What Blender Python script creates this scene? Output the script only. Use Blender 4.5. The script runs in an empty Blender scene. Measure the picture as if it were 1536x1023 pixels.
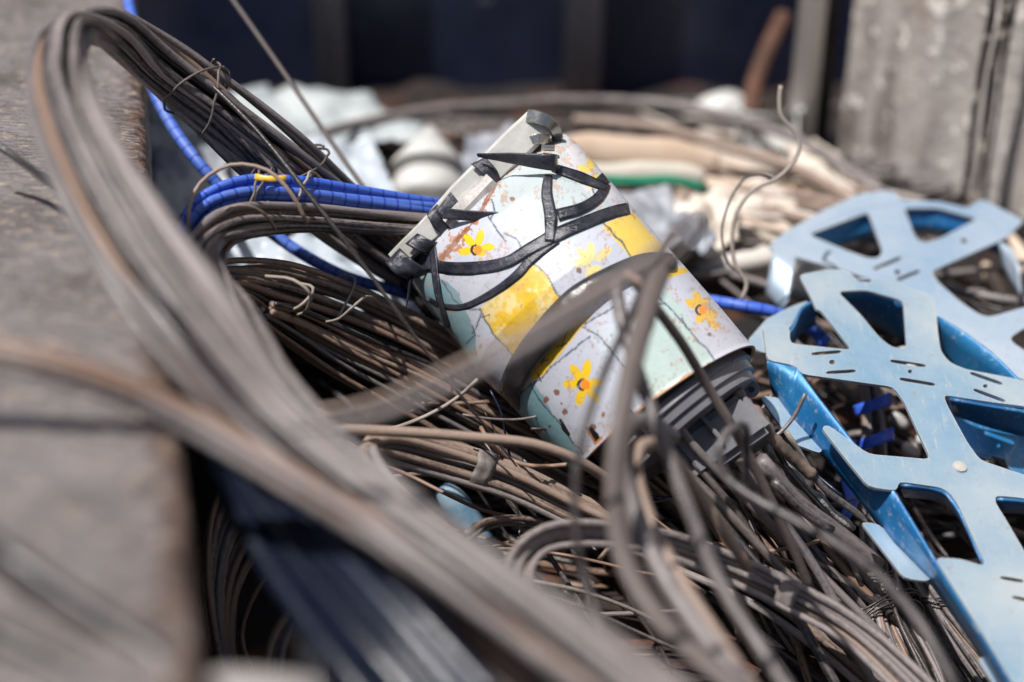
import bpy, bmesh, math, random
import numpy as np
from mathutils import Vector, Matrix, noise
from mathutils.bvhtree import BVHTree
from mathutils.geometry import tessellate_polygon
random.seed(7)
S = bpy.context.scene
COL = S.collection

# ------------------------------------------------------------------ camera
PITCH = math.radians(27); FPX = 2133.0; CAMZ = 0.85
C0 = Vector((0, 0, CAMZ))
FW = Vector((0, math.cos(PITCH), -math.sin(PITCH)))
UP = Vector((0, math.sin(PITCH), math.cos(PITCH)))
RT = Vector((1, 0, 0))
def P(x, y, d):
    return C0 + FW*d + RT*((x-768)/FPX*d) + UP*((511.5-y)/FPX*d)
def px_of(v):
    r = v-C0; d = r.dot(FW)
    return 768+FPX*r.dot(RT)/d, 511.5-FPX*r.dot(UP)/d
def H(x, y, h):                      # point on the level plane h below the camera
    d = h/(math.sin(PITCH)-math.cos(PITCH)*(511.5-y)/FPX)
    return P(x, y, d)
def plane_d(a, b, c):                # slanted plane through three pixel+depth points
    M = np.array([[a[0], a[1], 1], [b[0], b[1], 1], [c[0], c[1], 1.]])
    k = np.linalg.solve(M, np.array([1/a[2], 1/b[2], 1/c[2]]))
    return lambda x, y: 1.0/(k[0]*x+k[1]*y+k[2])
cam = bpy.data.objects.new('camera', bpy.data.cameras.new('camera'))
COL.objects.link(cam); S.camera = cam
cam.location = C0; cam.rotation_euler = (math.radians(90)-PITCH, 0, 0)
cam.data.lens = 50; cam.data.sensor_width = 36
cam.data.clip_start = 0.05; cam.data.clip_end = 100
cam.data.dof.use_dof = True
cam.data.dof.focus_distance = 1.27
cam.data.dof.aperture_fstop = 1.5
cam.data.dof.aperture_blades = 0

# ------------------------------------------------------------------ light
w = bpy.data.worlds.new('World'); S.world = w; w.use_nodes = True
nt = w.node_tree; bg = nt.nodes['Background']
sky = nt.nodes.new('ShaderNodeTexSky'); sky.sky_type = 'NISHITA'; sky.sun_disc = False
SD = Vector((-0.34, -0.15, 0.88)).normalized()       # towards the sun
elev = math.asin(SD.z); azim = math.atan2(SD.x, SD.y)
sky.sun_elevation = elev; sky.sun_rotation = azim
sky.air_density = 1.0; sky.dust_density = 2.0
nt.links.new(sky.outputs[0], bg.inputs[0]); bg.inputs[1].default_value = 0.062
sl = bpy.data.lights.new('sun', 'SUN'); sl.energy = 4.6; sl.angle = math.radians(0.6)
sl.color = (1, .965, .925)
so = bpy.data.objects.new('sun', sl); COL.objects.link(so)
so.rotation_euler = SD.to_track_quat('Z', 'Y').to_euler()
S.view_settings.view_transform = 'Standard'; S.view_settings.look = 'None'
S.view_settings.exposure = 0.30; S.view_settings.gamma = 1

# ------------------------------------------------------------------ materials
MC = {}
def newmat(name):
    m = bpy.data.materials.new(name); m.use_nodes = True
    return m, m.node_tree, m.node_tree.nodes['Principled BSDF']
def N(nt, t, **k):
    n = nt.nodes.new(t)
    for a, b in k.items(): setattr(n, a, b)
    return n
def ramp(nt, src, stops):
    r = N(nt, 'ShaderNodeValToRGB')
    while len(r.color_ramp.elements) < len(stops): r.color_ramp.elements.new(.5)
    for e, (p, c) in zip(r.color_ramp.elements, stops):
        e.position = p; e.color = (*c, 1) if len(c) == 3 else c
    nt.links.new(src, r.inputs[0]); return r
def mixc(nt, fac, a, b):
    m = N(nt, 'ShaderNodeMix', data_type='RGBA')
    for s, v in ((m.inputs[0], fac), (m.inputs[6], a), (m.inputs[7], b)):
        if hasattr(v, 'is_output'): nt.links.new(v, s)
        elif isinstance(v, (int, float)): s.default_value = v
        else: s.default_value = (*v, 1)
    return m.outputs[2]
def noise_n(nt, vec, scale, detail=4, rough=.6):
    n = N(nt, 'ShaderNodeTexNoise'); n.inputs['Scale'].default_value = scale
    n.inputs['Detail'].default_value = detail; n.inputs['Roughness'].default_value = rough
    nt.links.new(vec, n.inputs['Vector']); return n.outputs[0]
def bump(nt, b, h, strength=.3, dist=.002):
    n = N(nt, 'ShaderNodeBump'); n.inputs['Strength'].default_value = strength
    n.inputs['Distance'].default_value = dist
    nt.links.new(h, n.inputs['Height']); nt.links.new(n.outputs[0], b.inputs['Normal'])
def cable_mat(key, base, dust, lo=.42, hi=.62, rough=.5, ribs=0, rings=0):
    if key in MC: return MC[key]
    m, nt, b = newmat(key)
    uv = N(nt, 'ShaderNodeTexCoord'); mp = N(nt, 'ShaderNodeMapping')
    mp.inputs['Scale'].default_value = (5, .55, 1)
    nt.links.new(uv.outputs['UV'], mp.inputs[0])
    oi = N(nt, 'ShaderNodeObjectInfo')
    n1 = noise_n(nt, mp.outputs[0], 1.7, 8, .72)
    n2 = noise_n(nt, uv.outputs['Object'], 260, 3)
    mm = N(nt, 'ShaderNodeMath', operation='MULTIPLY_ADD'); nt.links.new(n2, mm.inputs[0])
    mm.inputs[1].default_value = .35; nt.links.new(n1, mm.inputs[2])
    m3 = N(nt, 'ShaderNodeMath', operation='MULTIPLY_ADD'); nt.links.new(oi.outputs['Random'], m3.inputs[0])
    m3.inputs[1].default_value = .22; nt.links.new(mm.outputs[0], m3.inputs[2])
    r = ramp(nt, m3.outputs[0], [(lo+.2, base), (hi+.24, dust)])
    nt.links.new(r.outputs[0], b.inputs['Base Color'])
    rr = ramp(nt, m3.outputs[0], [(lo+.15, (rough,)*3), (hi+.25, (min(.95, rough+.22),)*3)])
    nt.links.new(rr.outputs[0], b.inputs['Roughness'])
    h = n2
    if ribs or rings:
        wv = N(nt, 'ShaderNodeTexWave'); wv.bands_direction = 'Y' if rings else 'DIAGONAL'
        m2 = N(nt, 'ShaderNodeMapping'); m2.inputs['Scale'].default_value = (1 if not rings else 0, 1, 0)
        nt.links.new(uv.outputs['UV'], m2.inputs[0]); nt.links.new(m2.outputs[0], wv.inputs[0])
        wv.inputs['Scale'].default_value = ribs or rings
        h = wv.outputs[1]
        if rings and rings < 2:
            h = ramp(nt, wv.outputs[1], [(.0, (0, 0, 0)), (.16, (1, 1, 1))]).outputs[0]
            nt.links.new(mixc(nt, ramp(nt, wv.outputs[1], [(.02, (1, 1, 1)), (.10, (0, 0, 0))]).outputs[0], r.outputs[0], (.018, .06, .38)), b.inputs['Base Color'])
        bump(nt, b, h, .3 if rings else .45, .0006 if rings and rings < 2 else .0010)
    else: bump(nt, b, h, .35, .0012)
    MC[key] = m; return m
BROWN = lambda: cable_mat('dusty_brown_rubber', (.014, .011, .011), (.25, .16, .115), .34, .55, .32)
TAN = lambda: cable_mat('tan_dusty_rubber', (.020, .015, .014), (.30, .22, .175), .36, .57, .32)
GREY = lambda: cable_mat('grey_dusty_rubber', (.012, .011, .014), (.19, .165, .162), .38, .62, .25)
BLACK = lambda: cable_mat('black_rubber', (.007, .007, .009), (.07, .056, .052), .45, .75, .25)
NAVY = lambda: cable_mat('blue_black_rubber', (.006, .010, .030), (.022, .030, .062), .42, .8, .22)
RIB = lambda: cable_mat('ribbed_grey_rubber', (.03, .027, .028), (.20, .165, .15), .34, .64, .36, rings=14)
CHALK = lambda: cable_mat('chalky_grey_rubber', (.016, .014, .016), (.28, .24, .23), .36, .58, .34)
BLUE = lambda: cable_mat('blue_plastic_conduit', (.022, .11, .66), (.10, .17, .44), .36, .70, .36, rings=1.15)
PALE = lambda: cable_mat('pale_cable', (.24, .20, .17), (.62, .55, .48), .25, .6, .6)
SLICK = lambda: cable_mat('slick_black_pipe', (.004, .006, .014), (.012, .018, .040), .42, .8, .20)
BEIGE = lambda: cable_mat('sunbleached_tube', (.26, .19, .15), (.60, .48, .38), .25, .6, .6)
STEEL = lambda: cable_mat('steel_wire', (.16, .14, .12), (.34, .29, .25), .3, .7, .35)
DARKWIRE = lambda: cable_mat('dark_tie_wire', (.030, .026, .028), (.16, .13, .11), .35, .7, .35)

def surf_mat(key, c1, c2, scale=20, rough=.6, lo=.4, hi=.6, metal=0, bmp=.3, bd=.002, stretch=(1, 1, 1), spec=None,
             third=None, t3=(.62, .72), s3=None):
    if key in MC: return MC[key]
    m, nt, b = newmat(key)
    tc = N(nt, 'ShaderNodeTexCoord'); mp = N(nt, 'ShaderNodeMapping'); mp.inputs['Scale'].default_value = stretch
    nt.links.new(tc.outputs['Object'], mp.inputs[0])
    n1 = noise_n(nt, mp.outputs[0], scale, 7, .65)
    col = ramp(nt, n1, [(lo, c1), (hi, c2)]).outputs[0]
    if third:
        n3 = noise_n(nt, mp.outputs[0], s3 or scale*2.7, 8, .7)
        col = mixc(nt, ramp(nt, n3, [(t3[0], (0, 0, 0)), (t3[1], (1, 1, 1))]).outputs[0], col, third)
    nt.links.new(col, b.inputs['Base Color'])
    n2 = noise_n(nt, mp.outputs[0], scale*3, 6, .7)
    rr = ramp(nt, n2, [(.3, (max(.05, rough-.15),)*3), (.7, (min(1, rough+.15),)*3)])
    nt.links.new(rr.outputs[0], b.inputs['Roughness'])
    b.inputs['Metallic'].default_value = metal
    bump(nt, b, n2, bmp, bd)
    MC[key] = m; return m

# ------------------------------------------------------------------ objects
def link(name, me, m=None, parent=None, smooth=True):
    o = bpy.data.objects.new(name, me); COL.objects.link(o)
    if m: me.materials.append(m)
    if smooth and len(me.polygons):
        me.polygons.foreach_set('use_smooth', [True]*len(me.polygons))
    if parent: o.parent = parent
    return o
def tag(o, label=None, cat=None, group=None, kind=None):
    if label: o['label'] = label
    if cat: o['category'] = cat
    if group: o['group'] = group
    if kind: o['kind'] = kind
    return o
def thing(name, label, cat, group=None, loc=None):
    o = bpy.data.objects.new(name, None); COL.objects.link(o)
    o.empty_display_size = .02
    return tag(o, label, cat, group)
def mesh(vs, fs):
    me = bpy.data.meshes.new('mesh'); me.from_pydata([tuple(v) for v in vs], [], fs); me.update(); return me
def spline(pts, step=.012):
    """catmull-rom resampling of a list of Vectors"""
    q = [pts[0]*2-pts[1]]+list(pts)+[pts[-1]*2-pts[-2]]
    out = []
    for i in range(1, len(q)-2):
        p0, p1, p2, p3 = q[i-1], q[i], q[i+1], q[i+2]
        n = max(3, int((p2-p1).length/step))
        t0 = 0.; t1 = max(1e-6, (p1-p0).length)**.5; t2 = t1+max(1e-6, (p2-p1).length)**.5; t3 = t2+max(1e-6, (p3-p2).length)**.5
        for k in range(n):
            t = t1+(t2-t1)*k/n
            a1 = p0*((t1-t)/(t1-t0))+p1*((t-t0)/(t1-t0)); a2 = p1*((t2-t)/(t2-t1))+p2*((t-t1)/(t2-t1)); a3 = p2*((t3-t)/(t3-t2))+p3*((t-t2)/(t3-t2))
            b1 = a1*((t2-t)/(t2-t0))+a2*((t-t0)/(t2-t0)); b2 = a2*((t3-t)/(t3-t1))+a3*((t-t1)/(t3-t1))
            out.append(b1*((t2-t)/(t2-t1))+b2*((t-t1)/(t2-t1)))
    out.append(pts[-1].copy()); return out
def tube_mesh(path, r, sides=10, flat=1.0, taper=None, lump=0.0):
    n = len(path); vs = []; uvv = []; L = 0
    t = (path[1]-path[0]).normalized()
    nrm = t.cross(FW if abs(t.dot(FW)) < .9 else UP).normalized()
    sd = random.random()*50
    for i, p in enumerate(path):
        if i: L += (p-path[i-1]).length
        t2 = (path[min(i+1, n-1)]-path[max(i-1, 0)]).normalized()
        nrm = (nrm-t2*nrm.dot(t2)).normalized(); bn = t2.cross(nrm)
        rr = r*(taper(i/(n-1)) if taper else 1)
        if lump: rr *= 1+lump*noise.noise(Vector((L*30, sd, 0)))
        for k in range(sides):
            a = 2*math.pi*k/sides
            vs.append(p+nrm*(math.cos(a)*rr)+bn*(math.sin(a)*rr*flat)); uvv.append(L)
    fs = []; uvs = []
    for i in range(n-1):
        for k in range(sides):
            a = i*sides+k; b = i*sides+(k+1) % sides
            fs.append((a, b, b+sides, a+sides))
            uvs += [(k/sides, uvv[a]*20), ((k+1)/sides, uvv[a]*20), ((k+1)/sides, uvv[a+sides]*20), (k/sides, uvv[a+sides]*20)]
    fs.append(tuple(range(sides))[::-1]); fs.append(tuple(range((n-1)*sides, n*sides)))
    uvs += [(0, 0)]*(2*sides)
    me = mesh(vs, fs)
    uvl = me.uv_layers.new(name='UVMap')
    uvl.data.foreach_set('uv', [c for u in uvs for c in u])
    return me
def wob(path, amp, freq=6):
    s = random.random()*100
    return [p+Vector((noise.noise(p*freq+Vector((s, 0, 0))), noise.noise(p*freq+Vector((0, s, 0))), noise.noise(p*freq+Vector((0, 0, s)))))*amp for p in path]
def cable(name, pts, wpx, m, parent=None, wd=None, wobble=.003, flat=1, taper=None, sides=10, step=.012, lump=.0):
    """pts: (x, y, depth) in photo pixels; wpx: width in px seen at depth wd (default 1.27)"""
    p = wob(spline([P(*q) for q in pts], step), wobble)
    r = wpx/2*(wd or 1.27)/FPX
    return link(name, tube_mesh(p, r, sides, flat, taper, lump), m, parent)
def loose(label, pts, wpx, m, cat='cable', group=None, name='loose_cable', **k):
    return tag(cable(name, pts, wpx, m, **k), label, cat, group)
def bundle_paths(ctrl, n, shape=(1, .6), twist=.6, jitter=.12, seed=0, order=None):
    """ctrl: (x,y,d,spread_px): n strand paths round the centre line"""
    rnd = random.Random(seed)
    cen = [P(*c[:3]) for c in ctrl]; sp = [c[3]*c[2]/FPX for c in ctrl]
    offs = []
    for i in range(n):
        f = (i+.5)/n*2-1
        offs.append((f+rnd.uniform(-jitter, jitter), rnd.uniform(-1, 1)))
    res = []
    for i in range(n):
        pts = []; a, b = offs[i]; ph = rnd.uniform(0, 6.28)
        for j, c in enumerate(cen):
            t = (cen[min(j+1, len(cen)-1)]-cen[max(j-1, 0)]).normalized()
            nn = t.cross(FW).normalized(); bb = nn.cross(t).normalized()
            an = a*shape[0]+twist*.3*math.sin(ph+j*.9); bn = b*shape[1]+twist*.3*math.cos(ph+j*.7)
            pts.append(c+nn*(an*sp[j])+bb*(bn*sp[j]))
        res.append(spline(pts))
    return res
def coil(label, ctrl, n, wpx, mats, group='tied coils and bundles of cable in the heap', name='cable_coil', shape=(1, .6), twist=.6, seed=0,
         ties=(), wvar=.15, wobble=.002, lump=0, tie_w=4, cat='cable coil'):
    root = thing(name, label, cat, group)
    rnd = random.Random(seed+99)
    paths = bundle_paths(ctrl, n, shape, twist, seed=seed)
    for i, p in enumerate(paths):
        r = wpx/2*1.27/FPX*(1+rnd.uniform(-wvar, wvar))
        link('cable_strand', tube_mesh(wob(p, wobble), r, 10, lump=lump), rnd.choice(mats), root)
    cen = [P(*c[:3]) for c in ctrl]
    for (f, turns, mk, wfac) in ties:
        band = turns == 0; turns = turns or 1      # tie round the bundle at fraction f of the centre line
        j = f*(len(ctrl)-1); a = int(min(j, len(ctrl)-2)); u = j-a
        skew = rnd.uniform(.008, .020)*rnd.choice((-1, 1)); ph0 = rnd.uniform(0, 6)
        cl = spline(cen); idx = int(f*(len(cl)-1)); c = cl[idx]
        t = (cl[min(idx+1, len(cl)-1)]-cl[max(idx-1, 0)]).normalized()
        # true spread of strands here
        nn = t.cross(FW).normalized(); bb = nn.cross(t).normalized()
        oa = [];ob = []
        for p in paths:
            q = min(p, key=lambda v: (v-c).dot(t)**2+.05*(v-c).length_squared)
            oa.append((q-c).dot(nn)); ob.append((q-c).dot(bb))
        ca, cb = (max(oa)+min(oa))/2, (max(ob)+min(ob))/2
        rr = wpx/2*1.27/FPX*1.25
        ra = (max(oa)-min(oa))/2+rr; rb = (max(ob)-min(ob))/2+rr
        pts = []
        for k in range(int(20*turns)+1):
            an = 2*math.pi*k/20+rnd.random()*.1
            if band: an = 2*math.pi*k/20
            pts.append(c+nn*(ca+math.cos(an)*ra*wfac)+bb*(cb+math.sin(an)*rb*wfac)+t*(.004*k/20+rnd.uniform(-.0012, .0012)+(0 if band else skew*math.sin(an+ph0))))
        if band:
            p2 = [q+t*.017+nn*.003*noise.noise(q*200) for q in pts]; p3 = [q+bb*.002*noise.noise(q*300) for q in pts]
            link('tape_band', strip_mesh(p3, p2, .0012), mk, root); continue
        link('tie_wire', tube_mesh(spline(pts, .006), tie_w/2*1.27/FPX, 8), mk, root)
    return root
def box_mesh(c, ax, ay, az, bev=0.002):
    bm = bmesh.new(); bmesh.ops.create_cube(bm, size=2)
    for v in bm.verts: v.co = c+ax*v.co.x+ay*v.co.y+az*v.co.z
    if bev: bmesh.ops.bevel(bm, geom=bm.edges[:], offset=bev, segments=2, affect='EDGES')
    bmesh.ops.recalc_face_normals(bm, faces=bm.faces)
    me = bpy.data.meshes.new('mesh'); bm.to_mesh(me); bm.free(); return me
def slab(poly, dfn, thick, holes=(), bev=.0, warp=0, dens=0):
    """flat plate whose outline is given in photo px on the plane dfn, with real thickness"""
    loops = [poly]+list(holes)
    pl3 = [[P(x, y, dfn(x, y)) for x, y in l] for l in loops]
    a, b, c = [P(x, y, dfn(x, y)) for x, y in ((1000, 300), (1400, 300), (1200, 800))]
    nrm = (b-a).cross(c-a).normalized()
    if nrm.dot(FW) < 0: nrm = -nrm
    bm = bmesh.new(); es = []
    for l in pl3:
        # round the corners a little
        pts = []
        n = len(l)
        for i, p in enumerate(l):
            q, r = l[i-1], l[(i+1) % n]
            o1 = min(.006, (q-p).length*.35); o2 = min(.006, (r-p).length*.35)
            pa = p+(q-p).normalized()*o1; pb = p+(r-p).normalized()*o2
            pts += [pa, (pa+pb)*.25+p*.5, pb]
        vs = [bm.verts.new(p) for p in pts]
        es += [bm.edges.new((vs[i], vs[(i+1) % len(vs)])) for i in range(len(vs))]
    bmesh.ops.triangle_fill(bm, use_beauty=True, use_dissolve=False, edges=es)
    top = bm.faces[:]
    g = bmesh.ops.extrude_face_region(bm, geom=top)
    for v in [v for v in g['geom'] if isinstance(v, bmesh.types.BMVert)]: v.co += nrm*thick
    bmesh.ops.recalc_face_normals(bm, faces=bm.faces)
    if warp:
        bmesh.ops.subdivide_edges(bm, edges=[e for e in bm.edges if e.calc_length() > .05], cuts=2)
        for v in bm.verts: v.co += nrm*(noise.noise(v.co*9)*warp)
    me = bpy.data.meshes.new('mesh'); bm.to_mesh(me); bm.free(); return me, nrm
def strip_mesh(A, B, thick=.0025, steps=3):
    """sheet between two poly-lines of 3-D points (same count), with thickness"""
    A = spline(A, .01) if len(A) > 2 else A; B2 = spline(B, .01) if len(B) > 2 else B
    n = len(A)
    def at(l, f):
        j = f*(len(l)-1); i = min(int(j), len(l)-2); return l[i].lerp(l[i+1], j-i)
    vs = []; fs = []
    for i in range(n):
        f = i/(n-1)
        for k in range(steps+1): vs.append(A[i].lerp(at(B2, f), k/steps))
    w_ = steps+1
    for i in range(n-1):
        for k in range(steps): fs.append((i*w_+k, i*w_+k+1, (i+1)*w_+k+1, (i+1)*w_+k))
    me = mesh(vs, fs)
    bm = bmesh.new(); bm.from_mesh(me)
    bmesh.ops.recalc_face_normals(bm, faces=bm.faces)
    bmesh.ops.solidify(bm, geom=bm.faces[:], thickness=thick)
    bmesh.ops.recalc_face_normals(bm, faces=bm.faces)
    bm.to_mesh(me); bm.free(); return me
def sheet(corners, amp, freq, thick=.002, n=28, seed=0, fold=0):
    """crumpled sheet over a quad of (x,y,d) corners"""
    c = [P(*q) for q in corners]; vs = []; fs = []
    nr = (c[1]-c[0]).cross(c[3]-c[0]).normalized()
    sv = Vector((seed*7.1, seed*3.3, 0))
    for i in range(n+1):
        for j in range(n+1):
            u, v = i/n, j/n
            ed = .04*noise.noise(Vector((u*4, v*4, seed+9)))
            p = c[0].lerp(c[1], u).lerp(c[3].lerp(c[2], u), v+ed)
            h = noise.noise(p*freq+sv)+.5*abs(noise.noise(p*freq*2.3+sv))+.25*noise.noise(p*freq*5+sv)
            p = p+nr*(h*amp+fold*math.sin(u*22+v*5)*.3)
            vs.append(p)
    for i in range(n):
        for j in range(n):
            a = i*(n+1)+j; fs.append((a, a+1, a+n+2, a+n+1))
    me = mesh(vs, fs); bm = bmesh.new(); bm.from_mesh(me)
    bmesh.ops.solidify(bm, geom=bm.faces[:], thickness=thick)
    bmesh.ops.recalc_face_normals(bm, faces=bm.faces)
    bm.to_mesh(me); bm.free(); return me
def lathe(c, axis, prof, sides=48, ref=None, sx=1, sy=1):
    axis = axis.normalized(); u = (ref or UP); u = (u-axis*u.dot(axis)).normalized(); v = axis.cross(u)
    vs = []; fs = []
    for (s, r) in prof:
        for k in range(sides):
            a = 2*math.pi*k/sides
            vs.append(c+axis*s+u*(math.cos(a)*r*sx)+v*(math.sin(a)*r*sy))
    for i in range(len(prof)-1):
        for k in range(sides):
            a = i*sides+k; b = i*sides+(k+1) % sides; fs.append((a, b, b+sides, a+sides))
    fs.append(tuple(range(sides))[::-1]); fs.append(tuple(range((len(prof)-1)*sides, len(prof)*sides)))
    me = mesh(vs, fs); bm = bmesh.new(); bm.from_mesh(me)
    bmesh.ops.recalc_face_normals(bm, faces=bm.faces); bm.to_mesh(me); bm.free()
    return me
def hard(o, ang=35):
    me = o.data
    bm = bmesh.new(); bm.from_mesh(me)
    for e in bm.edges:
        if len(e.link_faces) == 2 and e.calc_face_angle(0) > math.radians(ang): e.smooth = False
    bm.to_mesh(me); bm.free(); return o
#@@SETTING
# ------------------------------------------------------------------ setting
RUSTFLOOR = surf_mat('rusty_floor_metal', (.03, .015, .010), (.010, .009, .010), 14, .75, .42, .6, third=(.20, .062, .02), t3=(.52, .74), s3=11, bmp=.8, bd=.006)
def grid_plane(name, x0, x1, y0, y1, z, nx, ny, m, amp=0, fr=3):
    vs = []; fs = []
    for i in range(nx+1):
        for j in range(ny+1):
            x = x0+(x1-x0)*i/nx; y = y0+(y1-y0)*j/ny
            vs.append((x, y, z+amp*noise.noise(Vector((x*fr, y*fr, 3)))))
    for i in range(nx):
        for j in range(ny):
            a = i*(ny+1)+j; fs.append((a, a+ny+1, a+ny+2, a+1))
    return link(name, mesh(vs, fs), m)
tag(grid_plane('floor', -.9, 1.9, -.6, 2.6, 0, 60, 60, RUSTFLOOR, .008, 5), 'rust stained steel floor of the container under the cables', kind='structure')
YARD = surf_mat('yard_dirt', (.16, .12, .09), (.26, .21, .17), 3, .9)
tag(grid_plane('ground', -30, 30, -30, 30, -.5, 20, 20, YARD, .0), 'dirt yard around the container', kind='structure')
# mound of scrap which carries the cables
def ds(x, y):
    tb = [(60, 2.5), (150, 2.25), (250, 1.95), (350, 1.72), (450, 1.56), (600, 1.46), (750, 1.42), (1000, 1.36), (1300, 1.3)]
    for (a, da), (b, db) in zip(tb, tb[1:]):
        if y <= b: break
    return da+(db-da)*(y-a)/(b-a)
vs = []; fs = []; nx, ny = 90, 80
for i in range(nx+1):
    for j in range(ny+1):
        x = 150+1600*i/nx; y = 110+1050*j/ny
        p = P(x, y, ds(x, y)+.05)
        p += Vector((0, 0, 1))*(.035*noise.noise(p*7)+.02*noise.noise(p*17))
        p.z = max(p.z, -.01)
        vs.append(p)
for i in range(nx):
    for j in range(ny):
        a = i*(ny+1)+j; fs.append((a, a+1, a+ny+2, a+ny+1))
HEAP = surf_mat('void_shade_scrap', (.006, .005, .006), (.020, .015, .013), 25, .8, .4, .65, bmp=1, bd=.01, third=(.15, .048, .018), t3=(.50, .75), s3=12)  # near-black colour stands for deep shade in the voids, rust on top
tag(link('scrap_mound', mesh(vs, fs), HEAP), 'mound of scrap in painted shade below the cables', kind='structure')

# left steel ledge: level plate, its turned-down rusty inner side
HL = .42
def ledge_mat():
    m, nt, b = newmat('worn_ledge_steel')
    tc = N(nt, 'ShaderNodeTexCoord')
    n1 = noise_n(nt, tc.outputs['Object'], 9, 8, .65)
    n2 = noise_n(nt, tc.outputs['Object'], 75, 6, .7)
    c = ramp(nt, n1, [(.32, (.115, .095, .090)), (.5, (.19, .168, .165)), (.68, (.25, .222, .22))]).outputs[0]
    c = mixc(nt, ramp(nt, n2, [(.55, (0, 0, 0)), (.62, (.75, .75, .75))]).outputs[0], c, (.40, .31, .24))
    # rust along the edge, by the distance stored in the UV
    sx = N(nt, 'ShaderNodeSeparateXYZ'); nt.links.new(tc.outputs['UV'], sx.inputs[0])
    ad = N(nt, 'ShaderNodeMath', operation='MULTIPLY_ADD'); nt.links.new(n2, ad.inputs[0]); ad.inputs[1].default_value = 1.1
    nt.links.new(sx.outputs[0], ad.inputs[2])
    rr = ramp(nt, ad.outputs[0], [(.56, (1, 1, 1)), (.74, (0, 0, 0))]).outputs[0]
    n3 = noise_n(nt, tc.outputs['Object'], 130, 4, .7)
    rc = ramp(nt, n3, [(.4, (.035, .020, .014)), (.6, (.22, .13, .085))]).outputs[0]
    c = mixc(nt, rr, c, rc)
    nt.links.new(c, b.inputs['Base Color']); b.inputs['Roughness'].default_value = .55
    # chequer-like raised dashes
    br = N(nt, 'ShaderNodeTexVoronoi'); br.feature = 'F1'; mp = N(nt, 'ShaderNodeMapping')
    mp.inputs['Rotation'].default_value = (0, 0, .5); mp.inputs['Scale'].default_value = (60, 150, 60)
    nt.links.new(tc.outputs['Object'], mp.inputs[0]); nt.links.new(mp.outputs[0], br.inputs[0]); br.inputs['Scale'].default_value = 1
    ml = N(nt, 'ShaderNodeMath', operation='MULTIPLY_ADD'); nt.links.new(br.outputs[0], ml.inputs[0]); ml.inputs[1].default_value = -.7
    nt.links.new(n2, ml.inputs[2])
    bump(nt, b, ml.outputs[0], 1.0, .008)
    return m
LEDGE = ledge_mat()
E0 = H(204, 40, HL); E1 = H(312, 1180, HL)
ed = (E1-E0).normalized(); E0 = E0-ed*.5; E1 = E1+ed*.3
out = Vector((ed.y, -ed.x, 0)); out = out if out.x < 0 else -out
led = thing('steel_ledge', 'flat worn grey steel ledge with a rusty edge, filling the left side', 'ledge')
vs = []; fs = []; uvs = []; n = 160; prof = [(.9, 0), (.6, 0), (.3, 0), (.15, 0), (.08, 0), (.045, 0), (.02, 0), (.006, -.001), (0, -.005), (-.001, -.02), (-.001, -.05)]
for i in range(n+1):
    q = E0.lerp(E1, i/n)
    for (o_, z_) in prof:
        j = .004*noise.noise(q*14)+.002*noise.noise(q*50)
        vs.append(q+out*(o_+(j if o_ < .05 else 0))+Vector((0, 0, z_+.002*noise.noise(Vector((q.x*8, q.y*8, o_*9)))))); 
k = len(prof)
for i in range(n):
    for j in range(k-1): fs.append((i*k+j, i*k+j+1, (i+1)*k+j+1, (i+1)*k+j))
me = mesh(vs, fs); uvl = me.uv_layers.new(name='UVMap')
for pl in me.polygons:
    for li in pl.loop_indices:
        uvl.data[li].uv = (max(0, min(1, prof[me.loops[li].vertex_index % k][0]*9)), 0)
link('top_plate', me, LEDGE, led)
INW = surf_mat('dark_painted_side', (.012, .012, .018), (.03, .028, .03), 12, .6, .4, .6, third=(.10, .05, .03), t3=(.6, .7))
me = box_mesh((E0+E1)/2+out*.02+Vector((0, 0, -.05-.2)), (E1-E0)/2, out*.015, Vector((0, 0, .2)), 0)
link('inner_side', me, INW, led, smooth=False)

# back wall of the container
YB = P(768, 150, 2.35).y
NAVYW = surf_mat('navy_painted_steel', (.009, .012, .032), (.022, .028, .062), 5, .35, .35, .7, third=(.50, .48, .50), t3=(.66, .70), s3=22, bmp=.25, bd=.003)  # pale specks paint blurred glints into the navy
RIBM = surf_mat('worn_grey_blue_rib', (.13, .135, .16), (.34, .32, .32), 9, .5, .35, .65, third=(.34, .30, .27), t3=(.66, .7), s3=18, stretch=(1, 1, .35))
bw = thing('container_back_wall', 'dark navy steel back wall with two worn vertical ribs', 'wall')
link('panel', box_mesh(Vector((-.2, YB+.03, .75)), Vector((2.3, 0, 0)), Vector((0, .02, 0)), Vector((0, 0, .75)), .002), NAVYW, bw, smooth=False)
def vx(x, y, Y):                          # ray through a pixel to the vertical plane Y
    r = P(x, y, 1)-C0; return C0+r*(Y/r.y)
for x0, x1, yy in ((478, 522, 60), (845, 900, 60)):
    a, b = vx(x0, yy, YB), vx(x1, yy, YB); c = (a+b)/2
    link('rib', box_mesh(Vector((c.x, YB-.022, .75)), Vector(((b.x-a.x)/2, 0, 0)), Vector((0, .032, 0)), Vector((0, 0, .745)), .008), RIBM, bw)
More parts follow.
